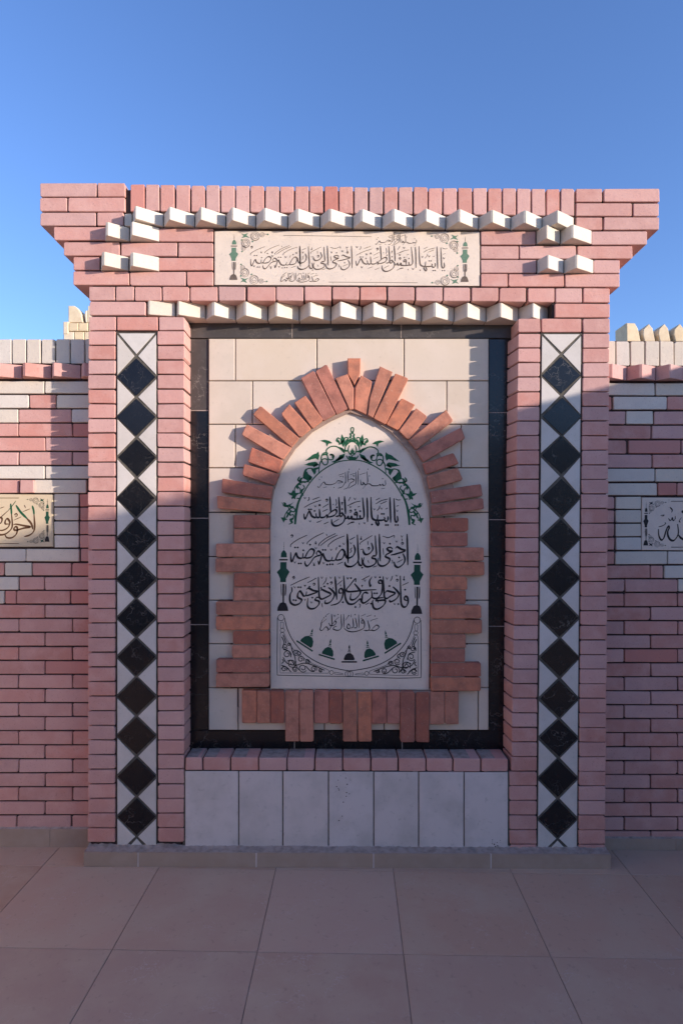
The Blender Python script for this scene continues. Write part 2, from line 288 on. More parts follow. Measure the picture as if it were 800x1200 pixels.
# text: strokes in zoomed coordinates; S main strokes, T thin marks, dots, vees, hooks
TEXT = {
 'l2a': (350, 575, .08125, dict(
   S=[[(75,330),(80,380),(95,408),(118,360),(147,298),(165,318),(190,368),(235,388),(252,372),(246,325)],[(250,378),(285,388),(303,360),(296,262)],[(300,375),(330,388),(375,378),(400,352),(418,378),(400,402)],
      [(395,385),(440,330),(490,290),(532,275),(546,308),(520,350),(460,375),(400,384)],[(448,85),(455,200),(462,320)],[(575,90),(585,220),(590,320),(575,362),(530,372)],[(590,350),(618,322),(635,345),(610,372),(588,350)],
      [(658,80),(668,220),(673,340)],[(640,340),(664,372),(662,410),(635,462),(570,502),(512,505),(478,468),(472,410)],[(660,395),(690,400),(708,370),(718,402),(748,398),(758,370),(770,402),(800,400)]],
   T=[[(78,242),(190,182),(322,135)],[(198,130),(300,92)],[(345,300),(420,265)],[(345,242),(430,190)],[(258,460),(330,430)],[(360,482),(430,450)],[(495,458),(580,410)],[(700,218),(800,175)],[(700,492),(760,455),(800,450)],[(130,150),(150,120),(145,90)],[(530,215),(545,180),(535,120)],[(285,225),(300,205),(315,225)],[(715,150),(745,90)],[(490,195),(505,205)],[(625,210),(622,180)]],
   dots=[(145,270),(178,270),(228,292),(625,175),(625,265),(548,240),(300,205)], v=[(90,105),(165,440),(745,235),(240,225)], h=[(402,140),(745,298)])),
 'l2b': (410, 575, .08125, dict(
   S=[[(0,400),(40,412),(100,410),(150,405),(188,395),(202,345),(192,220),(180,100)],[(100,350),(70,345),(66,325),(90,312),(102,340),(100,400)],[(140,350),(150,400)],[(243,100),(250,250),(252,452)],
      [(300,90),(304,250),(315,380),(345,418),(400,428),(470,425),(500,408),(492,380)],[(402,345),(392,420),(372,445),(385,480),(408,500),(415,470),(400,435)],[(490,420),(520,442),(545,420),(546,368)],
      [(573,95),(580,300),(585,462)],[(632,110),(640,300),(646,420),(668,452),(688,428),(680,362)]],
   T=[[(368,192),(450,145),(542,120)],[(370,137),(430,105)],[(438,192),(530,152)],[(388,292),(420,250),(428,215)],[(508,268),(542,250)],[(665,225),(702,213)],[(655,118),(690,135),(732,130)],[(0,197),(70,168),(150,150)],[(108,237),(142,225)],[(0,467),(60,455)],[(130,465),(135,490)]],
   dots=[(75,277),(145,295),(455,335),(485,335),(515,495),(545,495),(655,495),(688,495),(315,488)], v=[(350,268),(455,258),(680,290),(70,118),(208,468)], h=[])),
 'l3a': (335, 620, .09375, dict(
   S=[[(60,290),(62,370),(77,408),(100,352),(125,298),(140,338),(165,362),(205,358),(214,300)],[(205,358),(235,356),(270,290),(310,250),(345,258),(352,292),(320,345),(262,362),(225,352)],
      [(385,322),(382,295),(405,275),(436,300),(428,325),(385,338),(345,365),(300,430),(262,462),(238,430),(240,400)],[(402,395),(413,440),(430,392),(456,308),(476,348),(505,392),(560,392),(582,345)],
      [(560,392),(612,388),(650,310),(692,258),(722,268),(727,312),(700,370),(645,388),(612,380)],[(768,70),(773,250),(775,425)],[(738,270),(745,330),(770,362),(800,352)],[(735,410),(745,450),(775,470),(800,468)]],
   T=[[(60,225),(66,190),(150,130),(266,75)],[(266,192),(272,165),(350,105),(472,45)],[(410,212),(418,182),(500,115),(620,55)],[(430,208),(530,132),(642,75)],[(530,225),(537,192),(620,130),(732,85)],[(640,442),(712,410)],[(505,60),(510,85)],[(622,265),(635,225)],[(370,150),(375,190)]],
   dots=[(115,230),(147,230),(460,260),(492,260),(302,195),(672,213),(160,430),(188,430),(550,440),(582,440),(218,265),(515,445),(352,450)], v=[(215,175),(372,180),(565,258),(722,185),(375,238),(112,415),(470,425),(350,430)], h=[(75,88)])),
 'l3b': (405, 620, .09375, dict(
   S=[[(18,60),(24,250),(26,405)],[(98,195),(117,262),(95,330),(40,362),(0,358)],[(145,70),(152,250),(158,380),(120,440),(60,470),(0,452)],[(157,385),(165,440),(195,455),(208,425),(198,355)],
      [(368,80),(374,200),(380,320),(338,338),(330,362),(374,378),(372,425),(320,462),(252,468),(218,425),(228,352)],[(318,170),(338,245),(302,300),(250,318),(222,290),(218,255)],[(418,60),(424,250),(430,402)],
      [(585,248),(556,228),(515,240),(538,272),(580,278),(505,320),(500,348),(548,372),(532,422),(480,458),(430,458),(400,420),(408,360)],[(560,325),(620,312),(742,272),(690,250),(640,222),(618,245)],
      [(712,305),(738,370),(720,432),(660,477),(618,460),(603,408)],[(764,60),(770,250),(773,452)]],
   T=[[(48,137),(115,100)],[(180,195),(190,165),(330,80)],[(50,302),(72,272),(58,255),(82,232)],[(192,130),(195,90)],[(275,150),(277,197)],[(460,88),(530,107),(600,80),(606,108)],[(465,240),(472,322)],[(275,390),(287,422)],[(640,417),(712,380)],[(580,383),(586,432)],[(183,257),(217,248)],[(338,477),(392,458)],[(700,120),(705,150)]],
   dots=[(205,482),(665,355),(550,183),(190,125)], v=[(65,175),(480,175),(635,155),(700,92)], h=[(285,245),(705,182)])),
 'l4a': (335, 668, .09375, dict(
   S=[[(72,212),(75,262),(55,300),(48,360),(62,412),(112,437),(170,417),(197,372),(150,342),(148,302),(172,262),(195,285),(222,325),(250,312),(258,268)],[(240,325),(290,312),(395,272),(340,255),(282,228),(255,245)],
      [(405,85),(410,250),(418,335),(440,362),(480,352),(562,302),(500,268),(448,245),(428,262)],[(420,345),(385,342),(365,372),(412,392),(408,432),(360,477),(300,482),(268,442),(275,350)],
      [(528,218),(572,250),(607,302),(580,370),(532,412),(488,412),(495,375)],[(613,80),(624,220),(635,372)],[(705,285),(665,285),(668,240),(700,236),(713,285),(690,370),(640,420),(558,442)],[(720,70),(732,250),(745,360),(775,415),(800,430)]],
   T=[[(58,192),(180,132),(297,85)],[(268,160),(382,100)],[(463,182),(498,132),(507,90)],[(640,182),(702,130)],[(448,415),(456,465)],[(680,180),(682,205)],[(225,190),(250,195)],[(585,215),(592,235)]],
   dots=[(155,215),(184,215),(95,375),(124,378),(330,345),(480,205),(710,402),(295,208),(520,170),(440,225)], v=[(450,95),(560,95),(670,95),(770,100),(110,215),(238,195),(240,370),(320,405)], h=[(95,97),(350,180),(565,163)])),
 'l4b': (405, 668, .09375, dict(
   S=[[(125,150),(118,108),(60,180),(8,242),(30,270),(120,265),(210,254),(380,245)],[(108,168),(150,220),(184,275),(150,332),(100,370),(58,362),(65,290)],
      [(0,360),(28,418),(100,422),(178,362),(195,392),(228,412),(300,362),(328,325),(320,260)],[(205,385),(208,312),(240,280),(282,292)],[(455,165),(415,165),(412,135),(440,128),(457,165),(455,240),(440,302),(390,352),(340,348),(322,310)],
      [(470,345),(410,352),(378,382),(490,378),(472,440),(400,487),(348,472),(333,402),(345,370)],[(465,80),(474,200),(482,335),(512,355),(550,332),(617,292),(560,270),(510,262),(492,290)],
      [(588,208),(640,260),(662,302),(630,360),(560,397),(543,372)],[(680,70),(684,250),(690,400),(712,457),(752,455),(778,400),(768,342),(740,328),(733,368),(772,384)]],
   T=[[(200,122),(297,70)],[(400,380),(405,412)],[(165,420),(182,440),(170,472)],[(583,72),(572,110),(556,138)],[(703,192),(782,155)],[(248,432),(292,410)],[(205,215),(200,190),(215,195)],[(730,75),(722,120)]],
   dots=[(425,90),(740,245),(545,200),(358,290),(387,290),(120,462),(65,100),(315,420),(655,425),(725,120)], v=[(25,105),(240,130),(370,90),(515,105),(635,70),(610,425)], h=[(640,130)],
   B=[[(328,82),(296,140),(305,205),(320,180)]])),
 'l1': (370, 545, .10625, dict(w=1.05,
   S=[[(18,232),(35,248),(72,200),(92,188),(108,210),(160,217),(215,200),(245,172),(298,190),(240,200)],[(325,180),(318,200),(290,240),(243,256)],[(325,75),(330,200)],[(350,68),(355,190)],[(358,165),(392,152),(425,168),(385,195),(372,210),(352,248),(308,268)],[(440,72),(442,195),(410,225),(358,258)],
      [(465,60),(466,215)],[(563,70),(570,182),(548,216),(520,190),(525,212),(500,215),(490,160)],[(515,262),(558,215),(592,208),(622,227),(680,227),(705,213),(712,226),(735,210),(742,226),(767,215),(765,165)]],
   T=[[(250,112),(312,90)],[(375,107),(437,90)],[(480,107),(552,85)],[(80,250),(120,240)],[(400,120),(430,112)],[(360,60),(365,85)],[(260,130),(290,122)],[(720,262),(760,255)]],
   dots=[(365,45),(478,45),(573,45),(200,247),(62,132),(40,160),(420,125),(590,120),(735,150),(300,130)], v=[], h=[])),
 'l5': (370, 715, .1, dict(w=1.2,
   S=[[(85,100),(66,140),(62,180),(50,228),(75,236),(120,195),(152,226),(172,205),(182,180)],[(150,150),(175,180),(225,130),(237,152),(200,182),(160,180)],[(185,45),(188,120),(192,180)],[(245,190),(218,195),(205,222),(262,236),(300,202),(297,120),(295,50)],[(325,45),(328,205)],
      [(400,190),(378,160),(366,205),(392,215),(412,188)],[(432,95),(440,190),(408,212)],[(462,90),(480,195),(445,208)],[(500,50),(506,205)],[(565,150),(535,150),(545,108),(568,150),(560,208),(500,240),(430,254),(370,242),(330,212)],[(605,120),(628,215),(600,238),(562,235)],
      [(612,236),(650,235),(690,238),(737,202),(712,174),(672,205),(650,235)]],
   T=[[(118,62),(157,35)],[(70,150),(125,102)],[(215,130),(272,80)],[(528,72),(582,45)],[(593,77),(652,55)],[(640,135),(652,118),(724,95)],[(345,120),(385,60)],[(450,60),(458,45),(466,62)],[(410,50),(414,85)]],
   dots=[(260,50),(115,72),(385,62),(690,68),(535,95),(96,90),(140,235)], v=[(220,65)], h=[])),
}
def write(ink, keys, wmain=1.85, fn=lambda x, y: (x, y), k=1.0):
    for key in keys:
        ox, oy, s, d = TEXT[key]
        g = lambda p: fn(ox+p[0]*s, oy+p[1]*s)
        w = d.get('w', wmain)*k
        for st in d['S']: ink.stroke([g(p) for p in st], w)
        for st in d.get('B', []): ink.stroke([g(p) for p in st], w*0.9)
        for st in d['T']: ink.stroke([g(p) for p in st], max(0.5, w*0.40), False, 0.8)
        for p in d['dots']: ink.blob(*g(p), r=0.98*w/1.95+0.16)
        for p in d['v']: ink.vee(*g(p), r=1.25*k, w=0.8*k)
        for p in d['h']: ink.hook(*g(p), r=1.5*k, w=1.3*k)

def minaret_part(parent, Y, dark, green, cx, top, bottom, k=None):
    ik = Ink(Y); s = (bottom-top)/1142.0; sx = s if k is None else k
    T = lambda pts: [(cx+(x-200)*sx, top+y*s) for x, y in pts]
    ik.stroke(T([(205, 0), (205, 145)]), 0.35, False); ik.blob(*T([(205, 75)])[0], r=0.45); ik.blob(*T([(205, 115)])[0], r=0.45)
    ik.mi = 1
    ik.poly(T([(155, 255), (160, 190), (185, 150), (205, 135), (225, 150), (250, 190), (255, 255)]))
    ik.mi = 0
    ik.poly(T([(130, 283), (270, 283), (270, 308), (130, 308)]))
    ik.mi = 1
    ik.poly(T([(148, 335), (250, 335), (250, 440), (300, 495), (265, 560), (240, 610), (240, 665), (145, 665), (145, 610), (115, 540), (88, 500), (145, 445)]))
    ik.mi = 0
    ik.poly(T([(184, 695), (215, 695), (208, 1005), (184, 1005)]))
    ik.stroke(T([(160, 695), (162, 800), (168, 890)]), 12*sx, False); ik.stroke(T([(236, 695), (234, 800), (228, 890)]), 20*sx, False)
    ik.poly(T([(95, 1142), (105, 1080), (140, 1015), (190, 995), (240, 1015), (268, 1080), (280, 1142)]))
    return ik.build('minaret_print', dark, parent, extra=(green,))

def corner_part(parent, Y, dark, green, x, y, fx, fy, s=0.125):
    ik = Ink(Y)
    T = lambda a, b: (x+fx*a*s, y+fy*b*s)
    w = 3.6*s
    ik.mi = 1
    ik.poly([T(-38, -22), T(-10, -12), T(28, -26), T(12, -2), T(45, 22), T(8, 12), T(-36, 24), T(-14, 2)])
    ik.mi = 0
    for (cx, cy, r) in ((92, 5, 40), (5, 72, 38)):
        c = T(cx, cy); ik.ring(c[0], c[1], r*s, w, 0.5, 2.0, r*s*0.25, 1 if fx*fy > 0 else -1)
        ik.ring(c[0], c[1], r*s*1.05, w*0.8)
    for (cx, cy, r) in ((160, -8, 20), (-14, 116, 20)):
        c = T(cx, cy); ik.ring(c[0], c[1], r*s, w*0.8); ik.ring(c[0], c[1], r*s*0.45, w*0.7)
    ik.mi = 1
    for q in ((212, -12), (-28, 148), (70, 55), (-30, 40)): ik.blob(*T(*q), r=9*s)
    ik.mi = 0
    ik.stroke([T(180, -15), T(212, -12)], w); ik.stroke([T(-20, 135), T(-28, 148)], w)
    return ik.build('corner_scroll', dark, parent, extra=(green,))

# ================================================================ SETTING: floor
fl = box('floor', -150, 150, -60, 150, -0.30, -0.0035, 'joint', kind='structure')
th = R(-1.0)
T0 = 0.600
# one joint crossing seen at picture (475,1119): put the grid there
g0 = Vector((75.0/F*(F*H/499.0), -D+F*H/499.0))
ex = Vector((math.cos(th), math.sin(th))); ey = Vector((-math.sin(th), math.cos(th)))
for i in range(-6, 6):
    for j in range(-15, 2):
        c = g0+ex*(i+0.5)*T0+ey*(j+0.5)*T0
        hw = T0/2-0.0018
        vs = []
        dz = random.uniform(-0.0006, 0.0006)
        for k, (h_, z) in enumerate(((hw-0.0012, 0.0), (hw, -0.0012), (hw, -0.0095))):
            for sx, sy in ((-1, -1), (1, -1), (1, 1), (-1, 1)):
                p = c+ex*sx*h_+ey*sy*h_; vs.append((p.x, p.y, z+dz))
        fs = [(0, 1, 2, 3)]+[(k+a, k+4+a, k+4+(a+1) % 4, k+(a+1) % 4) for k in (0, 4) for a in range(4)]
        mesh('floor_tile', vs, fs, 'floor', fl)

# ================================================================ MONUMENT
mon = thing('brick_monument', (0.03, 0.15, 0), 'tall pink brick memorial wall with two diamond-inlaid pillars, overhanging top and arched niche', 'monument')
def core(name, x0, x1, ytop, ybot, yf, yb, m='mortar', parent=mon):
    a = P(x0, ytop); b = P(x1, ybot); ym = (ytop+ybot)/2
    return box(name, P(x0, ym).x+0.006, P(x1, ym).x-0.006, yf, yb, b.z, a.z, m, parent)

JC = 0.013
# --- left pillar
lp = core('pillar', 105.5, 214.5, 372, 996, JC, 0.36)
def lerp(a, b, t): return a+(b-a)*t
for i in range(35):
    y0 = 388.0+i*17.143; y1 = y0+15.9; t = i/34
    xo = lerp(103.5, 103.2, t)
    brick(xo, y0, lerp(135.3, 135.0, t), y1, 'pink', lp, depth=0.16)
    # inner column: reaches into the recess
    xi = 216.2 if i < 29 else 215.6
    brick(lerp(184.6, 185.2, t), y0, xi, y1, 'pink', lp, depth=0.13)
# --- right pillar
rp = core('pillar', 608, 711.5, 374, 1001, JC, 0.36)
for i in range(36):
    y0 = 391.0+i*17.12; y1 = y0+15.9; t = i/35
    if i == 35: y1 = y0+6.0
    brick(lerp(682.6, 677.3, t), y0, lerp(713.8, 708.6, t), y1+0.4, 'pink', rp, depth=0.16)
    # front edge leans, side face slants back to the recess
    a, b = lerp(606.6, 597.0, t), lerp(632.4, 628.0, t)
    if i > 29: a = 596.6
    o = brick(a, y0, b, y1+0.2, 'pink', rp, depth=0.13)
    if i <= 29:
        me = o.data; lx = P(602.0 if i < 18 else 600, y0).x-ORG[o].x
        lx = P(lerp(602.5, 595.5, t), y0).x-ORG[o].x
        x_min = min(v.co.x for v in me.vertices)
        for v in me.vertices:
            if v.co.y > 0.03 and v.co.x < x_min+0.012: v.co.x += lx-x_min

def strip(parent, xl, xr, cxs, cys, ytop, ybot, hw=22.3, hh=21.7):
    """inlaid strip: xl(y), xr(y) edges; centres of the black squares set on their points"""
    gb = [(xl(ytop), ytop), (xr(ytop), ytop), (xr(ybot), ybot), (xl(ybot), ybot)]
    q = [P(a, b) for a, b in gb]
    prism('grout_bed', [(p.x, p.z) for p in q], 0.0055, 0.03, 0.0005, 'grout', parent)
    def tile(pts, m, name, yf=0.002):
        w_ = [P(a, b) for a, b in pts]
        o = prism(name, [(p.x, p.z) for p in w_], yf+random.uniform(-.0004, .0004), 0.012, 0.0008, m, parent)
        if m == 'black': o.rotation_euler = (random.uniform(-.02, .02), 0, random.uniform(-.02, .02))
    n = len(cys); g = 1.1
    for i in range(n):
        cx, cy = cxs[i], cys[i]; j = lambda: random.uniform(-.35, .35)
        tile([(cx-hw+j(), cy+j()), (cx+j(), cy-hh+j()), (cx+hw+j(), cy+j()), (cx+j(), cy+hh+j())], 'black', 'diamond_tile')
    for i in range(-1, n):
        if i == -1: ya, cm, xm = ytop+2.2, cys[0]-hh-2.8, cxs[0]
        elif i == n-1: continue
        else: ya, cm, xm = cys[i]+g*1.6, (cys[i]+cys[i+1])/2, (cxs[i]+cxs[i+1])/2
        yb = cys[i+1]-g*1.6
        for sgn, xe in ((-1, xl), (1, xr)):
            pts = [(xe(ya)-sgn*1.0, ya+1.0), (xm+sgn*2.2, cm), (xe(yb)-sgn*1.0, yb-1.0)]
            tile(pts, 'triangle', 'inlay_tile')
    tile([(xl(ytop)+2.6, ytop+1.2), (xr(ytop)-2.6, ytop+1.2), (cxs[0], cys[0]-hh-5.2)], 'triangle', 'inlay_tile')
    cx, cy = cxs[-1], cys[-1]
    if ybot-cy > hh+4:
        for sgn, xe in ((-1, xl), (1, xr)):
            d = ybot-0.5-(cy+hh+1.5)
            tile([(xe(cy)-sgn*1.0, cy+2.5), (cx+sgn*1.8, cy+hh+1.6), (cx+sgn*(d*1.02+1.8), ybot-0.6), (xe(ybot)-sgn*1.0, ybot-0.6)], 'triangle', 'inlay_tile')
        tile([(cx, cy+hh+4.0), (cx+d-3.5, ybot-0.6), (cx-d+3.5, ybot-0.6)], 'triangle', 'inlay_tile', 0.003)
strip(lp, lambda y: 136.6, lambda y: 183.8, [159.8, 159.6, 160.6, 159, 159.4, 159.2, 159.6, 159.8, 159.7, 159.9, 159.9, 160],
      [441.5, 488.6, 536, 584, 631.2, 679, 724.1, 770, 816.3, 862.6, 910.2, 957.6], 389.3, 991)
strip(rp, lambda y: lerp(633.9, 629.0, (y-390)/606), lambda y: lerp(681.5, 676.4, (y-390)/606), [657.5, 658.2, 657.5, 657.9, 657.2, 656.0, 655.3, 655.6, 655, 654.6, 653.4, 653.2],
      [439.5, 487.8, 533.4, 583, 631, 677.4, 724.3, 771.0, 819.1, 865.1, 912.3, 959.8], 390.3, 997)

# --- header with stepped corbels
hd = core('header', 107, 711, 221, 351, JC, 0.30)
core('mortar_bed', 107, 171.5, 351, 372, JC, 0.30, parent=hd); core('mortar_bed', 646, 711, 351, 374, JC, 0.30, parent=hd)
def wing(x0, x1, y0, y1): core('header', x0, x1, y0, y1, JC, 0.24, parent=hd).name = 'mortar_bed'
wing(50, 149, 219, 262); wing(67, 149, 262, 280.5); wing(78, 130, 280, 298.5); wing(89, 130, 298, 333)
wing(680, 769, 224, 267); wing(680, 755, 267, 285); wing(680, 737.5, 284, 302); wing(680, 723.5, 302, 335)
HB = [  # x0, x1, y0, y1
 (47,113.3,214.3,230.5),(114.8,147,214.6,230.8),(47,78.6,231.6,247.3),(80.2,147,231.6,247.8),(47,112.4,248.8,264.2),(114.1,144.6,248.8,264.4),
 (63.5,126,266,281.8),(185.6,249.8,267.2,283),(75,140.2,283.6,299.6),(142,207.5,284,300),(209.1,249.8,284.5,300.5),
 (86,117,300.8,316.4),(186,249.8,302,316.8),(86,151,318,334),(152.4,217.6,318.5,334.4),(219.1,249.8,318.8,334.6),
 (104.2,134.5,335.8,352),(135.8,156.8,335.8,352),(158,189.3,336,352.2),(190.5,221.6,336,352.2),(223.1,255,336,352.3),
 (256.4,287.6,336,352.4),(289.8,322.6,336,352.6),(323.8,355.3,336,352.6),(356.8,388,336,352.4),(389.6,420.6,336,351.2),(422.2,452.5,336,351.4),(454.2,485.2,336.2,352.5),(486.8,518,336.4,352.8),(519.5,550.2,336.6,353),(552,583.5,337,353.4),(585,616,337.2,353.8),(618,649,337.4,354.2),(650.6,681.6,337.5,354.4),(683.2,714,337.5,354.4),
 (104.6,170.5,353.2,369.2),(650,714,355.6,371.8),
 (104.6,135.7,371,386.8),(137.2,185.0,371,386.8),(186.5,216.2,371.2,386.8),(606.6,632.5,373.2,389.4),(634,681,373.2,389.2),(682.6,714,373.2,389.6),
 (674.5,705.3,220.9,236.6),(707,772.3,220.9,236.4),(674.5,739.8,238,253.2),(741.6,771.8,238,253.2),(674.5,705.3,254.6,269.6),(707,771.6,254.6,269.4),
 (692.5,757.8,271,286.8),(563,627,271,286.8),(563,607.2,288,303.2),(608.6,674.6,288,303.2),(676.2,740.6,288,303.4),
 (563,628,304.5,319.7),(695,725.8,304.6,319.8),(563,594,321,336),(595.4,660.4,321,336),(661.8,725.8,321,336.2)]
for (x0, x1, y0, y1) in HB:
    edge = x0 < 100 or x1 > 720
    deep = 0.09 if not edge else 0.245
    if y0 > 365: deep = 0.13
    if 335 < y0 < 350 and 222 < x0 < 600: deep = 0.16
    brick(x0, y0, x1, y1, 'pink', hd, depth=deep)
SX = [152.4, 170.3, 187.6, 205.6, 223.5, 241, 258.3, 275.8, 293, 310.3, 327.7, 345, 362.2, 379.3, 396.7, 414.3, 431.8, 449.2, 466.5, 483.8, 501.4, 518.6, 536, 553.6, 571, 588, 605, 622.1, 639.2, 656.2, 673.4]
for i in range(len(SX)-1):
    t = (SX[i]-152)/520
    brick(SX[i]+0.6, lerp(216.3, 221.3, t)+random.uniform(-.5, .5), SX[i+1]-0.9, lerp(247.2, 252.8, t)+random.uniform(-.6, .4), 'pink' if i not in (0, 13) else 'red', hd, depth=0.2)
# projecting bricks set on the skew
UX = [155, 191.6, 228.3, 264.7, 299.5, 337, 374.7, 413, 447, 484, 522, 560.4, 598, 634.5, 672]
for i in range(14):
    f = lambda x: (251+(x-191)*.009, 265.7+(x-191)*.0087)
    a = f((UX[i]+UX[i+1])/2); tooth(UX[i], UX[i+1], a[0], a[1], 'white', hd, h=0.078)
brick(146, 250.5, 154.6, 265, 'white', hd, Y=-0.012, depth=0.05, name='projecting_brick')
for (x0, x1, yt, yb) in ((123, 152, 267, 282.4), (152, 187, 267.3, 282.6), (118, 151, 301.5, 317.2), (151.5, 187, 301.7, 317.4),
                         (628, 656, 270.2, 285.6), (656.3, 693, 270.4, 285.8), (629, 660, 304.6, 320), (660.4, 695, 304.8, 320.2)):
    tooth(x0, x1, yt, yb, 'white', hd, h=0.066, r=0.24)
LX = [172.5, 205.3, 240.5, 276, 313.8, 350.6, 387.4, 424, 460, 493.7, 531.5, 569, 607.2, 643.5]
for i in range(13):        # valleys lie 9 cm inside the wall face
    x = (LX[i]+LX[i+1])/2; yt = 358.2+(x-190)*.0065
    bs, hh, rr = ((0.03, 0.03, 0.10), (0.065, 0.060, 0.2))[i] if i < 2 else (0.085, 0.075, 0.33)
    k = (D+0.085)/(D+bs)
    tooth(400+(LX[i]-400)*1.0, LX[i+1], 619-(619-yt)*k, 619-(619-yt-16.6)*k, 'white', hd, base=bs, h=hh, back=0.16, r=rr)
core('backing', 172, 645, 351, 374, 0.14, 0.3, parent=hd)

# --- recess: mortar backing, black frame, cream tiles
nb = core('niche_back', 213, 612, 373, 1000, 0.142, 0.34)
def rtile(x0, y0, x1, y1, m, name, Y, g=0.7, ins=0.0015):
    q = [P(x0+g, y0+g, Y), P(x1-g, y0+g, Y), P(x1-g, y1-g, Y), P(x0+g, y1-g, Y)]
    prism(name, [(p.x, p.z) for p in q], Y, 0.145, ins, m, nb)
YB, YC = 0.132, 0.122
for a, b in ((218, 342.5), (342.5, 470), (470, 606)): rtile(a, 374.5, b, 396.6, 'worn', 'frame_tile', YB, 0.5)
for a, b in ((397, 481), (481, 607.3), (607.3, 732), (732, 855.5)): rtile(221, a, 244.6, b, 'worn' if a < 600 and a != 481 else 'black', 'frame_tile', YB, 0.5)
for a, b in ((397, 483.5), (483.5, 609), (609, 734), (734, 857)): rtile(572, a, 598, b, 'black', 'frame_tile', YB, 0.5)
for a, b in ((218, 345), (345, 471), (471, 602)): rtile(a, 856, b, 880, 'black', 'frame_tile', YB, 0.5)
for a, b, c, d in ((221.5, 398, 244, 855), (573, 398, 597, 856), (219, 375, 605, 396), (219, 857, 601, 879)):
    q = [P(a, b, YB), P(c, b, YB), P(c, d, YB), P(a, d, YB)]; prism('frame_joint', [(p.x, p.z) for p in q], YB+0.0015, 0.1425, 0.0002, 'cement', nb)
rows = [396.4, 446.2, 497.2, 548.2, 600.4, 652.3, 703.5, 754.5, 806, 856]
cj = {0: [275.6, 371, 473], 1: [295.7, 409, 523], 2: [275.6, 330, 473, 540], 3: [310, 520], 4: [300, 520], 5: [310, 520], 6: [300, 520], 7: [310, 520], 8: [279, 380, 450, 560]}
for r in range(9):
    xs = [244.2]+cj[r]+[572.6]
    for k in range(len(xs)-1):
        if r >= 2 and r < 8 and 300 < xs[k] < 470: continue        # nothing shows behind the inscribed stone
        if r == 8 and xs[k] < 560 and xs[k] > 600: continue
        rtile(xs[k], rows[r], xs[k+1], rows[r+1], 'cream', 'cream_tile', YC, 0.55, 0.003)

# --- arch surround of terracotta bricks
ar = mesh('arch_surround', *prism_data([(P(a, b, 0.12).x, P(a, b, 0.12).z) for a, b in
      ((270, 820), (270, 600), (300, 520), (350, 468), (409, 440), (470, 468), (525, 520), (548, 600), (548, 840), (290, 840))], 0.1235, 0.14, 0.0005), 'mortar', mon)
YT = 0.080
def rect_(a, b, c, d): return [(a, b), (c, b), (c, d), (a, d)]
def tb(q, view):
    ox, oy, s = view
    q = [(ox+a*s, oy+b*s) for a, b in q]
    cx = sum(a for a, b in q)/len(q); cy = sum(b for a, b in q)/len(q)
    q = [(cx+(a-cx)*0.988, cy+(b-cy)*0.97) for a, b in q]
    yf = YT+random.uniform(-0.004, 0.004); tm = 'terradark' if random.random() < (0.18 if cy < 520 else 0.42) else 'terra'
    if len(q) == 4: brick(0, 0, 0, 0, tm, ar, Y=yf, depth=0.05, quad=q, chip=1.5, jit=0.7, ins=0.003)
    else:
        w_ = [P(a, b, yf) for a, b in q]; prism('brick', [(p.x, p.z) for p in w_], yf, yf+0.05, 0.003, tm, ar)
for pts_ in (rect_(273, 603.5, 314.5, 804), rect_(505, 607, 544.5, 807.5), rect_(285.5, 810.5, 535, 847)):
    w_ = [P(a, b, 0.088) for a, b in pts_]; prism('joint_fill', [(p.x, p.z) for p in w_], 0.0885, 0.12, 0.0005, 'mortarlight', ar)
inn = [(317,600),(321,575),(330,551),(346,526),(366,506),(388,493),(410,483),(434,491),(458,506),(480,530),(494,556),(502,588),(504,606)]
out = [(283,599),(288,572),(298,545),(316,508),(343,480),(371,464),(409,452),(441,464),(468,482),(500,510),(520,540),(532,572),(534,604)]
vs, fs = [], []
for i in range(12):
    w_ = [P(a, b, 0.096) for a, b in (out[i], out[i+1], inn[i+1], inn[i])]
    v2, f2 = prism_data([(p.x, p.z) for p in w_], 0.096+0.0002*(i % 2), 0.122, 0.0002); b_ = len(vs); vs += v2; fs += [tuple(b_+k for k in f) for f in f2]
mesh('joint_fill', vs, fs, 'mortarlight', ar)
V1, V2, V3, V4 = (220, 370, .25), (400, 370, .25), (220, 600, .25), (400, 600, .25)
for q in ([(135,842),(390,868),(388,925),(140,905)],[(160,762),(400,800),(392,862),(158,828)],[(262,692),(430,742),(408,798),(255,748)],[(300,615),(448,680),(427,738),(280,685)],
          [(275,505),(487,620),(448,678),(250,557)],[(340,418),(525,575),(487,622),(303,462)],[(475,412),(580,530),(527,575),(435,460)],[(550,370),(635,490),(583,532),(497,405)],
          [(590,252),(693,465),(635,498),(528,290)],[(650,222),(754,438),(697,465),(597,258)],[(748,270),(777,340),(777,440),(757,442),(690,290)]): tb(q, V1)
for q in ([(28,197),(90,197),(88,268),(60,325),(30,275)],[(92,276),(143,305),(130,400),(118,468),(60,440),(64,335)],[(180,232),(240,260),(146,482),(122,468),(132,385)],[(252,266),(315,290),(205,515),(147,484)],
          [(280,382),(345,415),(265,540),(207,512)],[(350,430),(405,470),(312,585),(267,542)],[(490,438),(525,490),(347,630),(312,587)],[(560,520),(580,572),(382,687),(347,634)],
          [(525,640),(550,692),(395,745),(380,692)],[(545,710),(570,770),(412,812),(398,752)],[(655,788),(662,845),(422,880),(412,822)],[(665,852),(668,905),(424,940),(420,888)]): tb(q, V2)
def rect(a, b, c, d): return [(a, b), (c, b), (c, d), (a, d)]
for x, y0, y1 in ((215,12,76),(215,80,144),(132,148,212),(132,216,282),(215,286,350),(215,353,416),(132,420,484),(132,488,553),(208,557,620),(208,624,685),(132,689,753),(132,757,823)):
    tb(rect(x+random.uniform(-4, 4), y0, 383, y1), V3)
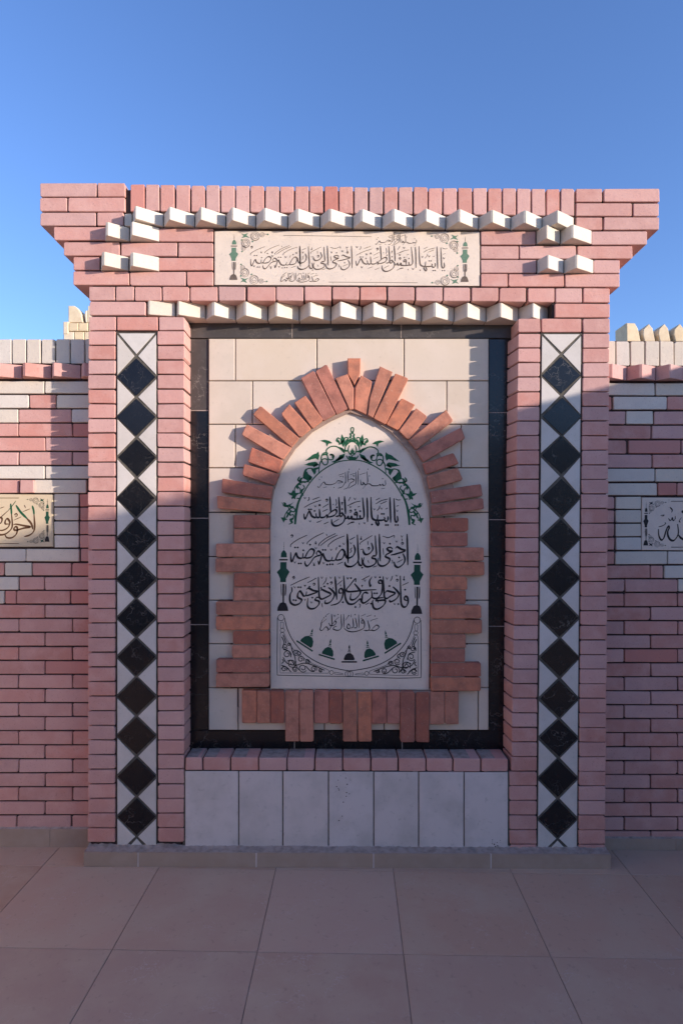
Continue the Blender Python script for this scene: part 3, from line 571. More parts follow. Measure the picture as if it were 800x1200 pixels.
for x, y0, y1 in ((592,26,92),(592,95,161),(668,165,230),(668,233,298),(587,301,364),(583,368,432),(660,437,501),(658,505,570),(580,574,637),(580,641,703),(655,707,771),(652,775,839)):
    tb(rect(418, y0, x+random.uniform(-4, 4), y1), V4)
for x0, x1, L in ((283.6,300.4,0),(301.2,316.2,0),(317,333,0),(334.2,350.5,1),(351.4,367,1),(368,385,0),(385.8,400.8,0),(401.8,418,1),(419,435,1),(435.8,452.5,0),(453.2,468.4,0),(469.2,485.7,1),(486.6,502.6,1),(503.7,520,0),(521,537,0)):
    t = (x0-283)/260
    q = rect(x0-0.1, 809+t*1.5, x1+0.2, (848 if not L else 869.5)+t*1.6); tb(q, (0, 0, 1))

# --- sill, slabs
sl = core('sill', 214, 598, 890, 905, JC, 0.14)
SI = [217.2, 237.8, 270.4, 303.2, 336.5, 369, 401.6, 434.5, 466.7, 499.3, 530.8, 563.3, 595.6]
for i in range(12):
    brick(SI[i]+0.4, 887.6+i*0.12, SI[i+1]-0.9, 902.6+i*0.15, 'pink', sl, depth=0.135, ins=0.003)
    a_, b_ = P(SI[i]+1.2, 887.9+i*0.12), P(SI[i+1]-1.7, 888+i*.12)
    box('mortar_smear', a_.x, b_.x, 0.006, 0.130, a_.z-0.002, a_.z+0.0016, 'cement', sl)
db = core('lower_panel', 213, 600, 903.5, 998, 0.006, 0.14, 'grout')
DX = [216.6, 279.8, 331.4, 384.9, 437.9, 490.4, 543.5, 595.4]
for i in range(7):
    q = [P(DX[i]+0.6, 904+i*.2), P(DX[i+1]-0.8, 904+i*.2), P(DX[i+1]-0.8, 994.5+i*.5), P(DX[i]+0.6, 994.2+i*.5)]
    prism('slab', [(p.x, p.z) for p in q], 0.0005+random.uniform(-.001, .001), 0.02, 0.0018, 'slab', db)

for sx0, sx1, sy0, sy1, n_ in ((392, 406, 908, 930, 9), (390, 424, 926, 962, 7), (572, 590, 982, 993, 14), (500, 505, 932, 940, 1)):
    for q_ in range(n_):
        ik = Ink(-0.0006); ik.blob(random.gauss((sx0+sx1)/2, (sx1-sx0)/4), random.uniform(sy0, sy1), random.uniform(0.25, 0.9)); ik.build('tar_spot', 'mortar', db)

# --- plinth
pa, pb = P(97.8, 996.5, -0.058), P(715.8, 1004, -0.058)
zt = (pa.z+pb.z)/2
pl = box('plinth', pa.x+0.002, pb.x-0.002, -0.0562, 0.30, -0.02, zt-0.003, 'cement', mon)
XS = [97.8, 162, 300.3, 437.6, 575, 715.8]
for i in range(5):
    a, b = P(XS[i]+0.8, 1000, -0.058), P(XS[i+1]-0.8, 1000, -0.058)
    box('base_tile', a.x, b.x, -0.058, -0.049, 0.0005, zt, 'skirt', pl)
for i in range(1, 5):
    a = P(XS[i], 1000, -0.058).x
    box('joint_fill', a-0.0028, a+0.0028, -0.0576, -0.0500, 0.001, zt-0.001, 'slab', pl)
# lumpy cement fillet between the tiles and the bricks
vs = []; fs = []; N = 170
for i in range(N+1):
    x = lerp(pa.x+0.003, pb.x-0.003, i/N); nz = random.uniform(0, .005); ny = random.uniform(-.004, .004)
    vs += [(x, -0.056, zt-0.003+random.uniform(0, .003)), (x, -0.035+ny, zt+0.0005+nz*.5), (x, -0.010+ny, zt+0.001+nz*.8), (x, 0.010, zt+0.006+random.uniform(0, .009))]
for i in range(N):
    for k in range(3): fs.append((i*4+k, i*4+4+k, i*4+5+k, i*4+1+k))
mesh('cement_fillet', vs, fs, 'cement', pl)

# ================================================================ INSCRIBED STONES
# --- central arched stone
YP = 0.112
pts = [(317, 807), (316.4, 640), (317, 600), (321, 575), (330, 551), (346, 526), (366, 506), (388, 493), (410, 483), (434, 491), (458, 506), (480, 530), (494, 556), (502, 588), (504.5, 625), (503.5, 720), (502.5, 808.5)]
c0 = P(410, 808, 0.13)
cs = thing('inscribed_stone', (c0.x, 0.14, c0.z), 'tall pointed limestone slab with black verses and green vine border inside the terracotta brick arch', 'plaque')
prism('stone_slab', [(P(a, b, YP).x, P(a, b, YP).z) for a, b in pts], YP, 0.1225, 0.002, 'plaque', cs)
ink = Ink(YP); write(ink, ['l2a', 'l2b', 'l3a', 'l3b', 'l4a', 'l4b'], 2.3); ink.build('verse_lettering', 'ink', cs)
ink = Ink(YP); write(ink, ['l1']); ink.build('opening_line_lettering', 'ink', cs)
ink = Ink(YP); write(ink, ['l5']); ink.build('closing_line_lettering', 'ink', cs)
AX = 412.6
gr = Ink(YP); z = lambda p: (325+p[0]*.1125, 495+p[1]*.1125)
def both(kind, pts, w=1.4):
    q = [z(p) for p in pts]
    for qq in (q, [(2*AX-a, b+1.0*(1 if True else 0)*(a < 400)*0.8) for a, b in q]):
        if kind == 's': gr.stroke(qq, w, False, 0.7)
        else: gr.poly(qq)
both('s', [(190,1062),(200,960),(225,830),(280,720),(345,620),(430,530),(520,465),(620,415),(700,398),(782,393)], 1.35)
both('s', [(182,1062),(190,960),(212,850),(262,735)], 2.2)
for p in ([(345,622),(262,618),(215,640),(180,690),(185,740)],[(270,560),(290,500),(340,478),(395,492)],[(430,522),(436,460),(446,420),(480,380),(522,390),(520,430),(488,442),(460,400),(460,350),(490,315),(530,322)],
          [(520,332),(510,290),(550,255),(610,250),(660,280),(702,312)],[(520,330),(530,380),(570,388),(588,350),(560,335),(548,345)],[(702,302),(710,250),(750,208),(782,200)],[(748,238),(735,290),(755,330),(782,345)],
          [(110,872),(130,912),(170,932),(184,905),(150,890),(100,930),(70,985)],[(128,970),(165,962),(165,995),(130,1012),(158,1040),(120,1062)],[(215,668),(240,700),(238,732)],[(265,650),(282,680),(250,722),(272,762)],
          [(782,170),(755,178),(725,200)],[(782,120),(768,95),(765,62),(782,52)],[(300,520),(330,560),(318,610)],[(200,790),(230,795),(225,820)],[(345,600),(330,575),(350,570)],[(715,345),(740,380),(782,390)],[(640,210),(615,190),(630,162),(655,175)],[(700,220),(700,165),(730,160),(735,190)]):
    both('s', p, 1.35)
for p in ([(105,728),(145,735),(165,700),(185,735),(238,732),(198,762),(180,802),(160,768),(130,755)],[(205,585),(235,610),(290,614),(300,632),(230,626)],[(350,488),(402,468),(402,520),(385,547),(368,518)],
          [(275,528),(310,512),(330,560),(320,612),(290,592),(262,582)],[(275,440),(330,432),(395,408),(432,440),(400,458),(330,452)],[(285,402),(340,360),(388,338),(430,303),(437,350),(425,392),(400,375),(350,386)],
          [(445,190),(490,180),(540,192),(572,215),(532,222),(515,252),(505,214)],[(560,412),(620,388),(650,340),(706,324),(690,370),(650,392),(590,420)],[(670,122),(692,160),(700,222),(690,262),(670,232),(655,190)],
          [(40,828),(72,858),(120,858),(172,830),(112,884),(70,880)],[(35,990),(65,990),(80,970),(85,1000),(107,1010),(77,1022),(65,1047),(50,1015)],[(622,250),(665,262),(702,300),(700,325),(660,290)],
          [(720,195),(750,180),(782,180),(782,200),(745,205)],[(760,375),(782,365),(782,392),(740,388)]):
    both('p', p)
def leaf(pts, w):
    q = [z(p) for p in pts]
    for qq in (q, [(2*AX-a, b+0.8) for a, b in q]): gr.stroke(qq, w, False, 0.05)
for pts_, w_ in (([(215,700),(205,665),(225,640),(250,655)],3),([(255,640),(240,600),(262,575)],3),([(300,620),(345,585),(352,560)],3),([(190,800),(165,775),(150,800)],2.6),([(120,850),(140,880),(175,880)],3),([(55,870),(85,850),(60,835)],2.4),
     ([(150,920),(125,945),(140,975)],2.6),([(170,1000),(140,1020),(160,1050)],3),([(440,470),(400,485),(380,520)],2.6),([(310,480),(290,510),(305,545)],3),([(330,545),(345,580),(325,600)],2.6),([(420,430),(395,445),(372,470)],2.2),
     ([(470,345),(500,330),(520,350)],2.2),([(545,330),(580,345),(570,372)],2.8),([(600,400),(640,380),(690,350)],3),([(635,230),(665,215),(690,180)],2.6),([(700,250),(725,215),(720,180)],2.8),([(745,170),(765,140),(752,110)],2.4),
     ([(655,260),(690,290),(740,300)],2.6),([(740,350),(760,370),(780,350)],3),([(230,745),(255,715),(262,690)],2.6),([(90,1000),(110,960),(100,930)],2.4),([(235,560),(215,600),(245,620)],2.2),([(330,395),(370,350),(420,330)],3.2),
     ([(300,440),(360,425),(420,420)],3.0),([(480,185),(530,200),(560,220)],2.4),([(620,175),(640,200),(650,230)],2.2),([(730,170),(715,200),(705,240)],2.2)): leaf(pts_, w_*0.85)
gr.poly([(410+a*.1125, 495+b*.1125) for a, b in ((25,265),(35,290),(55,300),(38,307),(60,335),(25,328),(-10,335),(10,307),(-5,300),(14,290))])
gr.stroke([(410+a*.1125, 495+b*.1125) for a, b in ((23,175),(5,145),(23,95),(42,145),(23,175))], 0.9, False)
gr.build('vine_border', 'green', cs)
minaret_part(cs, YP, 'ink', 'deepgreen', 332.2, 635, 715.9); minaret_part(cs, YP, 'ink', 'deepgreen', 488.7, 638.0, 719.4)
def dome(m_, cx, cy, ang, L, hgt):
    ca, sa = math.cos(ang), math.sin(ang)
    T = lambda a, b: (cx+a*ca-b*sa, cy+a*sa+b*ca)
    h = L/2
    dk2 = Ink(YP)
    dk2.poly([T(-h, -0.9), T(h, -0.9), T(h, 0.9), T(-h, 0.9)])
    dk2.poly([T(-h*.66, -2.0), T(-h*.7, -hgt*.35), T(-h*.52, -hgt*.72), T(-h*.2, -hgt*.95), T(h*.2, -hgt*.95), T(h*.52, -hgt*.72), T(h*.7, -hgt*.35), T(h*.66, -2.0)])
    a2 = ang*0.35; c2, s2 = math.cos(a2), math.sin(a2); bx, by = T(0, -hgt*1.0)
    U = lambda a, b: (bx+a*c2-b*s2, by+a*s2+b*c2)
    dk2.poly([U(-1.9, -0.6), U(1.9, -0.6), U(1.9, -1.4), U(-1.9, -1.4)])
    dk2.poly([U(-1.2, -2.2), U(1.2, -2.2), U(1.3, -3.8), U(-1.0, -3.8)])
    dk2.poly([U(-0.9, -4.6), U(0.9, -4.6), U(1.0, -6.6), U(0.3, -9.6), U(-0.7, -7.0)])
    dk2.build('dome_print', m_, cs)
dome('deepgreen', 356.9, 757.0, R(33), 22.5, 13.6); dome('deepgreen', 382.7, 769.8, R(17), 19.5, 12.4); dome('ink', 409, 775.6, 0, 18, 10.8)
dome('deepgreen', 434.3, 771.6, R(-16), 19.5, 12.4); dome('deepgreen', 460, 759.6, R(-32), 22.5, 13.6)
sp = Ink(YP); AX2 = 408.9
y5 = lambda p: (318+p[0]*.115, 715+p[1]*.115)
def b2(fn, *a):
    fn(False, *a); fn(True, *a)
def sps(mir, pts, w):
    q = [y5(p) for p in pts]
    if mir: q = [(2*AX2-a, b+3.0*(1 if True else 0)*min(1, (AX2-a)/60)) for a, b in q]
    sp.stroke(q, w, False, 0.9)
b2(sps, [(62,75),(60,300),(58,500),(60,662)], 0.85); b2(sps, [(60,662),(300,668),(560,672),(790,675)], 0.85)
b2(sps, [(132,75),(145,130),(165,200),(220,310),(320,430),(430,510),(560,568),(700,603),(790,618)], 0.95)
b2(sps, [(90,240),(90,440),(90,640)], 0.5); b2(sps, [(90,640),(300,640),(580,642)], 0.5)
b2(sps, [(92,240),(110,222),(130,240),(165,315),(225,400),(320,480),(430,550),(560,600),(585,620),(580,642)], 0.5)
b2(sps, [(92,125),(122,125),(118,182),(96,182),(92,125)], 0.5); b2(sps, [(645,632),(720,645),(718,655),(645,650),(645,632)], 0.5)
def spr(mir, x, y, r, w, tr, r1, fl_=1):
    a, b = y5((x, y)); r *= .115; r1 *= .115
    if mir: b += 3.0*min(1, (AX2-a)/60); a = 2*AX2-a; fl_ = -fl_
    sp.ring(a, b, r, w, 0.6, tr, r1, fl_)
b2(spr, 98, 76, 32, 0.7, 1, 32); b2(spr, 112, 207, 22, 0.5, 1, 22); b2(spr, 612, 635, 20, 0.6, 1, 20); b2(spr, 778, 650, 28, 0.6, 1, 28)
for a in ((140,370,30,1),(160,450,42,-1),(250,430,32,1),(300,500,34,-1),(210,540,45,1),(130,600,30,-1),(320,590,44,1),(430,600,32,-1),(370,520,26,1),(240,600,26,1),(180,350,18,-1),(500,612,20,1)):
    b2(spr, a[0], a[1], a[2], 1.0, 1.4, a[2]*.3, a[3])
for p in ([(120,250),(140,300),(150,340)],[(120,480),(160,540),(250,560),(330,540),(420,560),(540,612)],[(200,360),(215,420),(240,480),(250,560),(280,610)],[(100,560),(150,580),(200,630)],[(110,500),(125,520),(105,545)],[(350,500),(400,530)],[(105,270),(130,330),(110,390)],[(120,400),(180,420),(200,480)],[(100,600),(130,570),(180,600)],[(210,600),(240,570),(250,520)],[(270,470),(300,440),(260,410)],[(350,570),(400,620),(440,625)],[(160,520),(200,510),(230,550)]): b2(sps, p, 1.15)
sp.build('corner_arabesque', 'ink', cs)

# --- header stone
Yh = 0.004
a, b, c, d = P(251.6, 270.6, Yh), P(561.8, 271.6, Yh), P(561.8, 335, Yh), P(251.6, 333.8, Yh)
hc = P(406, 334, 0)
hs = thing('inscribed_plaque', (hc.x, 0.012, hc.z), 'long cream stone plaque with one line of faded verse across the top of the monument', 'plaque')
prism('stone_slab', [(p.x, p.z) for p in (a, b, c, d)], Yh, 0.0088, 0.0015, 'plaque', hs)
ink = Ink(Yh)
mp = lambda x0, sx, X0, y0, sy, Y0: (lambda x, y: (X0+(x-x0)*sx, Y0+(y-y0)*sy))
write(ink, ['l3a', 'l3b'], 1.6, mp(340.6, .867, 293.8, 625.6, .72, 288), 0.86)
write(ink, ['l2a', 'l2b'], 1.6, mp(356, .943, 416.9, 582.3, .87, 288.5), 0.9)
write(ink, ['l1'], 1.0, mp(372, .6, 440, 551, .64, 273.5), 0.75)
write(ink, ['l5'], 1.0, mp(375, .65, 329, 719, .52, 319.5), 0.72)
ink.stroke([(332, 275.8), (435, 277.4)], 0.5, False, 1); ink.stroke([(385, 330.6), (489, 331.4)], 0.5, False, 1)
ink.build('verse_lettering', 'faded', hs)
minaret_part(hs, Yh, 'faded', 'fadedgreen', 274.3, 274.6, 328.0, 0.0508); minaret_part(hs, Yh, 'faded', 'fadedgreen', 544.6, 276.8, 330.4, 0.0508)
for x, y, fx, fy in ((287.4, 276.2, 1, 1), (286.2, 328.4, 1, -1), (532, 278.2, -1, 1), (532.5, 329.8, -1, -1)): corner_part(hs, Yh, 'faded', 'fadedgreen', x, y, fx, fy)

# ================================================================ SIDE WALLS
YW = 0.14
def wall(left):
    if left:
        th_ = thing('boundary_wall', (P(-30, 990, YW).x, YW+0.1, 0), 'low pink brick wall with white brick bands left of the monument, partly sunlit', 'wall', )
        xa, xb, per = -300.0, 112.0, -62.9
    else:
        th_ = thing('boundary_wall', (P(830, 990, YW).x, YW+0.1, 0), 'low pink brick wall with white brick bands right of the monument, nearly all in shade', 'wall')
        xa, xb, per = 703.0, 958.0, 62.9
    a, b = P(xa, 400, YW), P(xb, 400, YW)
    box('mortar_bed', a.x, b.x, YW+JC, YW+0.24, -0.02, a.z if left else b.z, 'mortar', th_)
    def row(y0, y1, segs, name='brick', cont=True, dp=0.03):
        """segs: list of (x0,x1,material,extra) in view; then carried on past the frame"""
        for s in segs:
            mm = s[2]; pr = s[3] if len(s) > 3 else 0
            brick(s[0], y0, s[1], y1, mm, th_, Y=YW-pr, depth=dp+pr, name=name)
        if cont:
            if left:
                e = segs[0][0]; mm = segs[0][2]; k = 0
                while e > xa+8:
                    x0 = max(xa, e-1.2-61.7); brick(x0, y0, e-1.3, y1, mm if mm != 'red' else 'pink', th_, Y=YW, depth=dp, name=name); e = x0; k += 1
            else:
                e = segs[-1][1]; mm = segs[-1][2]
                while e < xb-8:
                    x1 = min(xb, e+1.2+61.7); brick(e+1.3, y0, x1, y1, mm if mm != 'red' else 'pink', th_, Y=YW, depth=dp, name=name); e = x1
    p, w_, r_ = 'pink', 'white', 'red'
    if left:
        X = lambda q: q*.3
        rows_ = [
         (446.8, 461.0, [(-11, X(173), w_), (X(177), 110, w_)]),
         (462.9, 478.2, [(-29, X(113), w_), (X(117), X(218), p), (X(221), 110, w_)]),
         (479.8, 495.0, [(-42, X(71), w_), (X(74), X(278), p), (X(281), 110, w_)]),
         (496.3, 511.3, [(-42, X(71), p), (X(74), X(282), p), (X(286), 110, r_)]),
         (512.9, 528.2, [(-11, X(177), p), (X(180), 110, p)]),
         (529.8, 544.6, [(-42, X(71), p), (X(75), X(281), p), (X(285), 110, p)]),
         (546.2, 561.0, [(-11, X(174), w_), (X(178), 110, w_)]),
         (562.3, 577.6, [(-30, X(75), p, 0.004), (X(78), X(132), p, 0.02), (X(135), X(338), w_, 0.004)]),
         (579.0, 593.4, [(X(212), X(308), w_), (X(313), 110, r_)]),
         (594.6, 609.8, [(X(212), X(308), w_), (X(313), 110, p)]),
         (610.9, 626.0, [(X(212), X(308), w_), (X(313), 110, p)]),
         (627.2, 641.8, [(X(212), X(308), w_), (X(313), 110, p)]),
         (643.3, 657.8, [(-32, X(100), w_), (X(104), X(310), w_), (X(315), 110, p)]),
         (659.8, 674.6, [(-25, X(16), p), (X(20), X(123), w_), (X(127), X(278), p), (X(282), 110, r_)]),
         (676.3, 691.2, [(-42, X(73), w_), (X(77), X(173), p), (X(177), 110, p)]),
         (692.6, 707.4, [(-44, X(16), w_), (X(21), X(64), r_), (X(67), X(274), p), (X(278), 110, r_)])]
        for i in range(16):
            y0 = 709.0+i*16.48; A = i % 2 == 0
            if i == 15: segs = [(-42, X(63), p), (X(68), X(277), p), (X(282), 110, p)]
            else: segs = [(-11, X(174), p), (X(178), 110, p)] if A else [(-42, X(72), p), (X(75), X(282), p), (X(286), 110, p)]
            if i in (4,): segs = [(-11, X(174), p), (X(178), 110, r_)]
            rows_.append((y0, y0+14.9, segs))
        for r in rows_:
            row(r[0], r[1], r[2], cont=not (578 < r[0] < 640))
        # beyond the plaque to the left
        for y in (579, 594.6, 610.9, 627.2):
            for k in range(-4, 2): brick(-158+k*31, y, -158+k*31+29.8, y+14.8, w_ if k else p, th_, Y=YW, depth=0.03)
        cx = [99.7, 82.3, 65, 48.5, 31.3, 13.8]
        cx = [117]+cx+[13.8-17.2*k for k in range(1, 19)]
        for k in range(len(cx)-1): brick(cx[k+1]+0.7, 397.3, cx[k]-0.7, 426.0, w_, th_, Y=YW, depth=0.235, name='cap_brick')
        lx = [95-34.4*k+34.4 for k in range(13)]
        for k in range(len(lx)-1): tooth(lx[k+1], lx[k], 428.2, 443.6, p, th_, base=YW, h=0.058, back=YW+0.04, r=0.22, name='ledge_brick')
    else:
        X = lambda q: 570+q*.2875
        rows_ = [
         (448.8, 463.2, [(705, X(684), w_), (X(689), 828, w_)]),
         (464.8, 480.0, [(705, X(508), r_), (X(514), X(732), w_), (X(736), 842, p)]),
         (482.0, 497.0, [(705, X(563), p), (X(568), X(677), w_), (X(682), 828, p)]),
         (498.8, 514.2, [(705, X(668), p), (X(673), 826, p)]),
         (516.0, 531.4, [(705, X(568), p), (X(577), X(790), r_), (X(795), 860, p)]),
         (532.8, 548.0, [(705, X(672), p), (X(676), 826, p)]),
         (549.3, 564.4, [(705, X(684), w_), (X(688), 828, w_)]),
         (566.2, 580.4, [(705, X(693), w_), (X(697), X(773), r_), (X(777), 858, p)]),
         (582.2, 596.4, [(705, X(519), p), (X(525), X(629), w_)]),
         (597.9, 612.2, [(705, X(519), p), (X(525), X(629), w_)]),
         (613.7, 628.6, [(705, X(519), p), (X(525), X(629), w_)]),
         (630.0, 644.4, [(705, X(519), p), (X(525), X(629), w_)]),
         (646.2, 661.2, [(705, X(519), p), (X(524), X(735), w_), (X(739), 852, w_)]),
         (662.8, 677.4, [(705, X(665), p), (X(668), X(719), p), (X(723), 840, w_)]),
         (679.2, 693.4, [(705, X(560), p), (X(564), X(777), p), (X(781), 856, w_)])]
        X7 = lambda q: 570+q*.2915
        for i in range(18):
            y0 = 695.4 if i == 0 else 695.4+16.41*(i-1)+0.0+0.05+16.2
            y0 = 679.1+16.41*(i+1)
            A = i % 2 == 1
            segs = [(705, X7(657), p), (X7(661), X7(661)+61.8, p)] if A else [(705, X7(550), p), (X7(554), X7(765), p), (X7(769), X7(769)+61.8, p)]
            if i == 4: segs[1] = (X7(554), X7(765), r_)
            y1 = y0+14.9
            if i == 17: y0 += 0; y1 = y0+6.5
            rows_.append((y0, y1, segs))
        for r in rows_: row(r[0], r[1], r[2], cont=not (581 < r[0] < 645))
        for y in (582.2, 597.9, 613.7, 630): 
            for k in range(1): brick(926, y, 958, y+14.4, p, th_, Y=YW, depth=0.03)
        cx = [703.5, 721.0]+[737.9+17.15*k for k in range(14)]
        for k in range(len(cx)-1): brick(cx[k]+0.6, 399.7+k*.05, cx[k+1]-0.6, 428.8, w_, th_, Y=YW, depth=0.235, name='cap_brick')
        lx = [700.2+33.7*k for k in range(8)]
        for k in range(len(lx)-1): tooth(lx[k], lx[k+1], 429.6+k*.2, 445.6+k*.2, p, th_, base=YW, h=0.058, back=YW+0.04, r=0.27, name='ledge_brick')
    # skirting
    ys = 971.8 if left else 983.0
    zt_ = P((60 if left else 760), ys, YW-0.012).z
    xs = [P(q, 980, YW).x for q in ((-300, -70, 60, 112) if left else (703, 790, 925, 958))]
    for i in range(3): box('skirting_tile', xs[i]+.001, xs[i+1]-.001, YW-0.012, YW+0.02, 0.0005, zt_, 'skirt', th_)
    vs = []; fs = []; N = 70
    for i in range(N+1):
        x = lerp(xs[0], xs[-1], i/N); vs += [(x, YW-0.011, zt_-0.001), (x, YW-0.004, zt_+random.uniform(.002, .006)), (x, YW+0.006, zt_+random.uniform(.006, .012))]
    for i in range(N):
        for k in range(2): fs.append((i*3+k, i*3+3+k, i*3+4+k, i*3+1+k))
    mesh('cement_fillet', vs, fs, 'cement', th_)
    return th_
wl = wall(True); wr = wall(False)

# --- plaques on the side walls
YQ = YW-0.003
lc = P(-40, 641, YW)
ls = thing('inscribed_plaque', (lc.x, YW, lc.z), 'yellowish stone plaque with large brown and green script on the wall left of the monument', 'plaque')
q = [P(-95, 578.4, YQ), P(62.2, 579.6, YQ), P(62.2, 640.6, YQ), P(-95, 641.4, YQ)]
prism('stone_slab', [(p.x, p.z) for p in q], YQ, YW+0.0088, 0.002, 'plaquewarm', ls)
bi = Ink(YQ); gi = Ink(YQ); k9 = lambda p: (p[0]*.09375, 570+p[1]*.09375)
for p, w_ in (([(340,400),(395,465),(415,535)],2.2),([(430,350),(438,500),(420,570),(370,610),(308,627)],2.4),([(175,480),(205,472),(300,490),(384,507),(300,522),(205,548),(180,530),(195,505),(218,512),(222,548),(205,602),(150,642),(92,640),(68,608)],2.3),
            ([(150,350),(158,500),(110,570),(50,602),(-20,600),(-80,560)],2.3),([(112,470),(72,468),(72,430),(97,402),(127,442),(120,485),(95,522),(40,548),(-20,548)],2.2),([(110,300),(0,400),(-60,450)],1.6),([(-10,380),(30,400),(22,450),(-20,475)],2.0),
            ([(-200,240),(-190,420),(-170,560),(-120,600)],2.3),([(-420,600),(-330,620),(-260,560),(-280,480),(-340,500),(-300,540)],2.3),([(-520,240),(-510,420),(-500,600)],2.3),([(-640,240),(-620,480),(-560,580),(-480,560)],2.3)):
    bi.stroke([k9(a) for a in p], w_)
for p, w_ in (([(205,235),(262,320),(345,404)],2.4),([(408,240),(425,300),(431,355)],2.2),([(138,215),(146,290),(150,355)],2.2),([(205,178),(160,240),(106,304)],1.5)): gi.stroke([k9(a) for a in p], w_)
for p in ([(308,232),(326,268)],[(288,317),(382,280)],[(178,422),(272,380)],[(0,275),(60,255)]): bi.stroke([k9(a) for a in p], 0.9, False)
bi.hook(*k9((205, 360)), r=2.0, w=1.3); bi.stroke([(-70, 583.6), (22.6, 583.6)], 0.7, False, 1); bi.stroke([(-70, 637.2), (22.6, 637)], 0.7, False, 1)
bi.build('script_lettering', 'brownink', ls); gi.build('green_lettering', 'green', ls)
for cx_ in (55.9, -88): minaret_part(ls, YQ, 'ink', 'deepgreen', cx_, 584.6, 634.8, 0.030)
corner_part(ls, YQ, 'ink', 'deepgreen', 49.5, 586.2, -1, 1, 0.08); corner_part(ls, YQ, 'ink', 'deepgreen', 49.8, 633.8, -1, -1, 0.08)

rc = P(838, 645, YW)
rs = thing('inscribed_plaque', (rc.x, YW, rc.z), 'grey-cream stone plaque with black script in shade on the wall right of the monument', 'plaque')
q = [P(751.8, 583, YQ), P(925, 583.6, YQ), P(925, 646, YQ), P(751.4, 644.6, YQ)]
prism('stone_slab', [(p.x, p.z) for p in q], YQ, YW+0.0088, 0.002, 'plaque', rs)
bi = Ink(YQ); k7 = lambda p: (740+p[0]*.075, 575+p[1]*.075)
for p, w_ in (([(410,600),(418,705),(455,770),(495,738),(525,640),(560,558),(578,580),(556,640),(560,705),(598,768),(650,778),(700,722),(722,650),(710,522)],2.3),([(722,690),(760,738),(820,762),(880,720),(900,600),(895,500)],2.3),
            ([(568,432),(590,465),(615,452),(625,420),(642,468),(670,442),(672,395)],1.4),([(588,258),(625,300),(615,342)],1.4),([(442,388),(500,382),(470,408)],1.0),([(412,566),(480,546),(522,515),(508,498)],1.2),([(772,418),(735,470),(752,497)],1.2),
            ([(1010,320),(1020,520),(1030,760)],2.4),([(1200,700),(1280,760),(1400,740),(1440,640),(1420,420)],2.4),([(1560,300),(1570,540),(1590,760)],2.4)):
    bi.stroke([k7(a) for a in p], w_)
bi.blob(*k7((792, 330)), r=2.0)
for y in (165, 882): bi.stroke([k7((606, y)), k7((1900, y))], 0.7, False, 1)
for cx_ in (756.3, 918): minaret_part(rs, YQ, 'ink', 'ink', cx_, 588.5, 639.2, 0.030)
corner_part(rs, YQ, 'ink', 'ink', 762.4, 589.8, 1, 1, 0.08); corner_part(rs, YQ, 'ink', 'ink', 762.0, 638.2, 1, -1, 0.08)
bi.build('script_lettering', 'ink', rs)

# --- side walls added out of view: right one casts the shade, left bounces light
def added_wall(A_, dirv, side, SWH, SWL, label):
    nrm = Vector((-dirv.y, dirv.x)); nrm = nrm if nrm.x*side > 0 else -nrm      # points away from the court
    sw = thing('boundary_wall', (A_.x+dirv.x*SWL/2, A_.y+dirv.y*SWL/2, 0), label, 'wall')
    def blk(u0, u1, n0, n1, z0, z1, vs, fs):
        b = len(vs)
        for u in (u0, u1):
            for n_ in (n0, n1):
                for z_ in (z0, z1):
                    p = A_+dirv*u+nrm*n_; vs.append((p.x, p.y, z_))
        fs += [tuple(b+i for i in f) for f in ((0, 1, 3, 2), (4, 6, 7, 5), (0, 4, 5, 1), (2, 3, 7, 6), (0, 2, 6, 4), (1, 5, 7, 3))]
    vs, fs = [], []; blk(0, SWL, 0.01, 0.24, -0.02, SWH-0.01, vs, fs); mesh('mortar_bed', vs, fs, 'mortar', sw)
    for mm, sel in (('pink', lambda r: r % 4 == 0), ('white', lambda r: r % 4 != 0)):
        vs, fs = [], []
        for r in range(36):
            if not sel(r): continue
            z0 = 0.02+r*0.0765
            if z0 > SWH-0.03: break
            u = 0 if r % 2 else -0.146
            while u < SWL:
                blk(max(0.005, u), min(SWL, u+0.286), 0, 0.03, z0, min(z0+0.070, SWH), vs, fs); u += 0.292
        mesh('brick', vs, fs, mm, sw, kind='stuff')
added_wall(Vector((2.62, 0.14)), Vector((0.58, -1.0)).normalized(), 1, 2.85, 5.9, 'added pale brick side wall on the right, outside the picture, casting the diagonal shade')
added_wall(Vector((-3.25, 0.14)), Vector((-0.30, -1.0)).normalized(), -1, 2.6, 8.0, 'added pale brick side wall on the left, outside the picture, bouncing light into the shade')

# --- wall added behind the camera: black tiles mirror it, white brick bounces light
bw = thing('boundary_wall', (0, -10.2, 0), 'added tall white brick wall behind the camera, outside the picture, bouncing light', 'wall')
box('mortar_bed', -9, 7, -10.30, -10.01, -0.02, 3.95, 'mortar', bw)
vs, fs = [], []
for r in range(26):
    z0 = 0.02+r*0.151; u = -9 if r % 2 else -9.3
    while u < 7:
        a_, b_ = max(-9, u), min(7, u+0.594); b = len(vs)
        for x in (a_, b_):
            for y in (-10.02, -9.98):
                for z_ in (z0, z0+0.144): vs.append((x, y, z_))
        fs += [tuple(b+i for i in f) for f in ((0, 1, 3, 2), (4, 6, 7, 5), (0, 4, 5, 1), (2, 3, 7, 6), (0, 2, 6, 4), (1, 5, 7, 3))]; u += 0.6
mesh('brick', vs, fs, 'white', bw, kind='stuff')

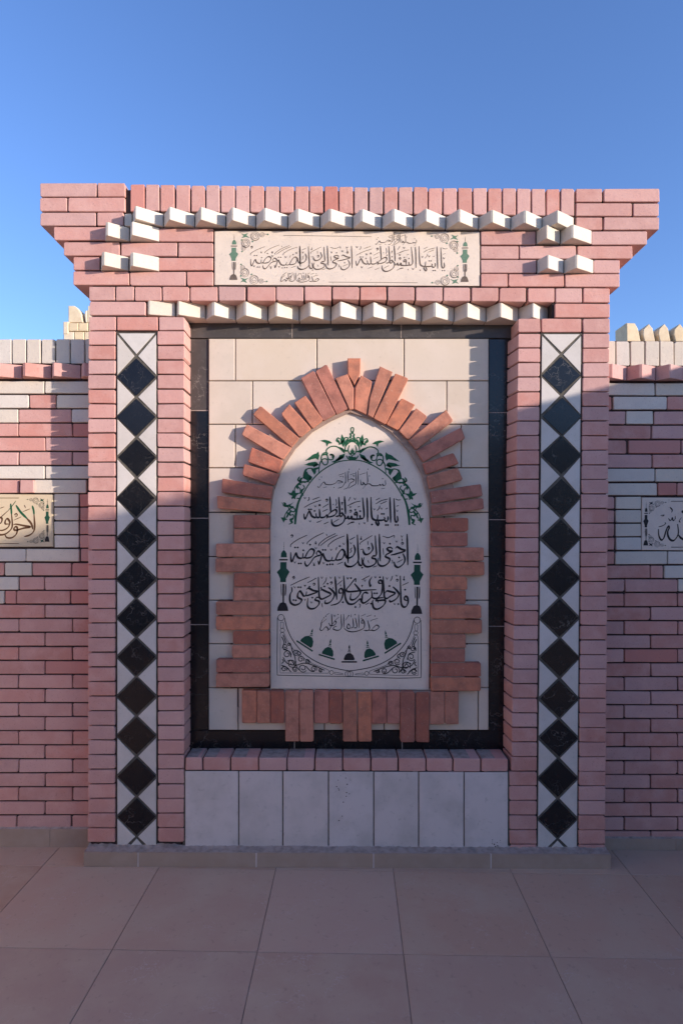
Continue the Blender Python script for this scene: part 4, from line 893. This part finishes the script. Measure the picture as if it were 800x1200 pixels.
# ================================================================ FAR BUILDINGS
YF_ = 9.0
def far_block(parent, pts, name, yo=0.0, depth=0.45, m='far'):
    w_ = [P(a, b, YF_+yo) for a, b in pts]
    return prism(name, [(p.x, p.z) for p in w_], YF_+yo, YF_+yo+depth, 0.012, m, parent)
fb = thing('stone_building', (P(110, 619, YF_).x, YF_+1, 0), 'yellow block building with scalloped parapet just showing above the left wall', 'building')
a, b = P(74.8, 392, YF_), P(150, 392, YF_)
box('wall', a.x, b.x, YF_, YF_+3, -0.02, a.z, 'far', fb)
def ms(parent, cx, y0, sc_, hole=True):
    pass
far_block(fb, [(74.2,376.8),(80.2,376.8),(80.2,391.5),(74.2,391.5)], 'stone_block', -0.06, 0.5)
x = 80.6
for r, (ya, yb, js) in enumerate(((378.4, 388.0, [80.6, 92.2, 103.5, 118, 134, 150]), (388.9, 398.0, [74.4, 87, 99, 112, 128, 150]), (398.6, 408, [74.4, 93, 110, 130, 150]))):
    for i in range(len(js)-1): far_block(fb, [(js[i]+.3, ya), (js[i+1]-.3, ya), (js[i+1]-.3, yb), (js[i]+.3, yb)], 'stone_block', -0.05, 0.4)
for cx in (80.2, 103.0, 126.0):
    vs_l = [(cx, 358.2), (cx+7.0, 358.2), (cx+10.5, 360.5), (cx+13.8, 364.8), (cx+15.6, 368.0), (cx+16.0, 372), (cx+17.2, 377.9), (cx, 377.9)]
    far_block(fb, vs_l, 'merlon', 0.0, 0.35)
    far_block(fb, [(cx+19.5, 364.5), (cx+22.3, 363.2), (cx+22.3, 377.9), (cx+20.3, 377.9), (cx+18.9, 370)], 'merlon', 0.0, 0.35)
fr = thing('stone_building', (P(800, 619, YF_).x, YF_+1, 0), 'yellow rough stone parapet with a row of pointed merlons showing above the right wall', 'building')
a, b = P(733.8, 400, YF_), P(905, 400, YF_)
box('wall', a.x, b.x, YF_, YF_+3, -0.02, a.z, 'far', fr)
for i in range(10):
    cx = 733.6+i*18.1; top = 378.8+random.uniform(-.5, .5)
    if i == 0: pts_ = [(cx, 378.4), (cx+9.6, 378.6), (cx+13.2, 384.5), (cx+16.6, 400), (cx+0.3, 400)]
    else: pts_ = [(cx+1.6, 385.9), (cx+6.6, 380.4), (cx+8.2, 379.4), (cx+12.4, 384.6), (cx+15.4, 400.0), (cx+3.2, 400.0), (cx+1.0, 392)]
    o = far_block(fr, pts_, 'merlon', random.uniform(-.03, .03), 0.5)
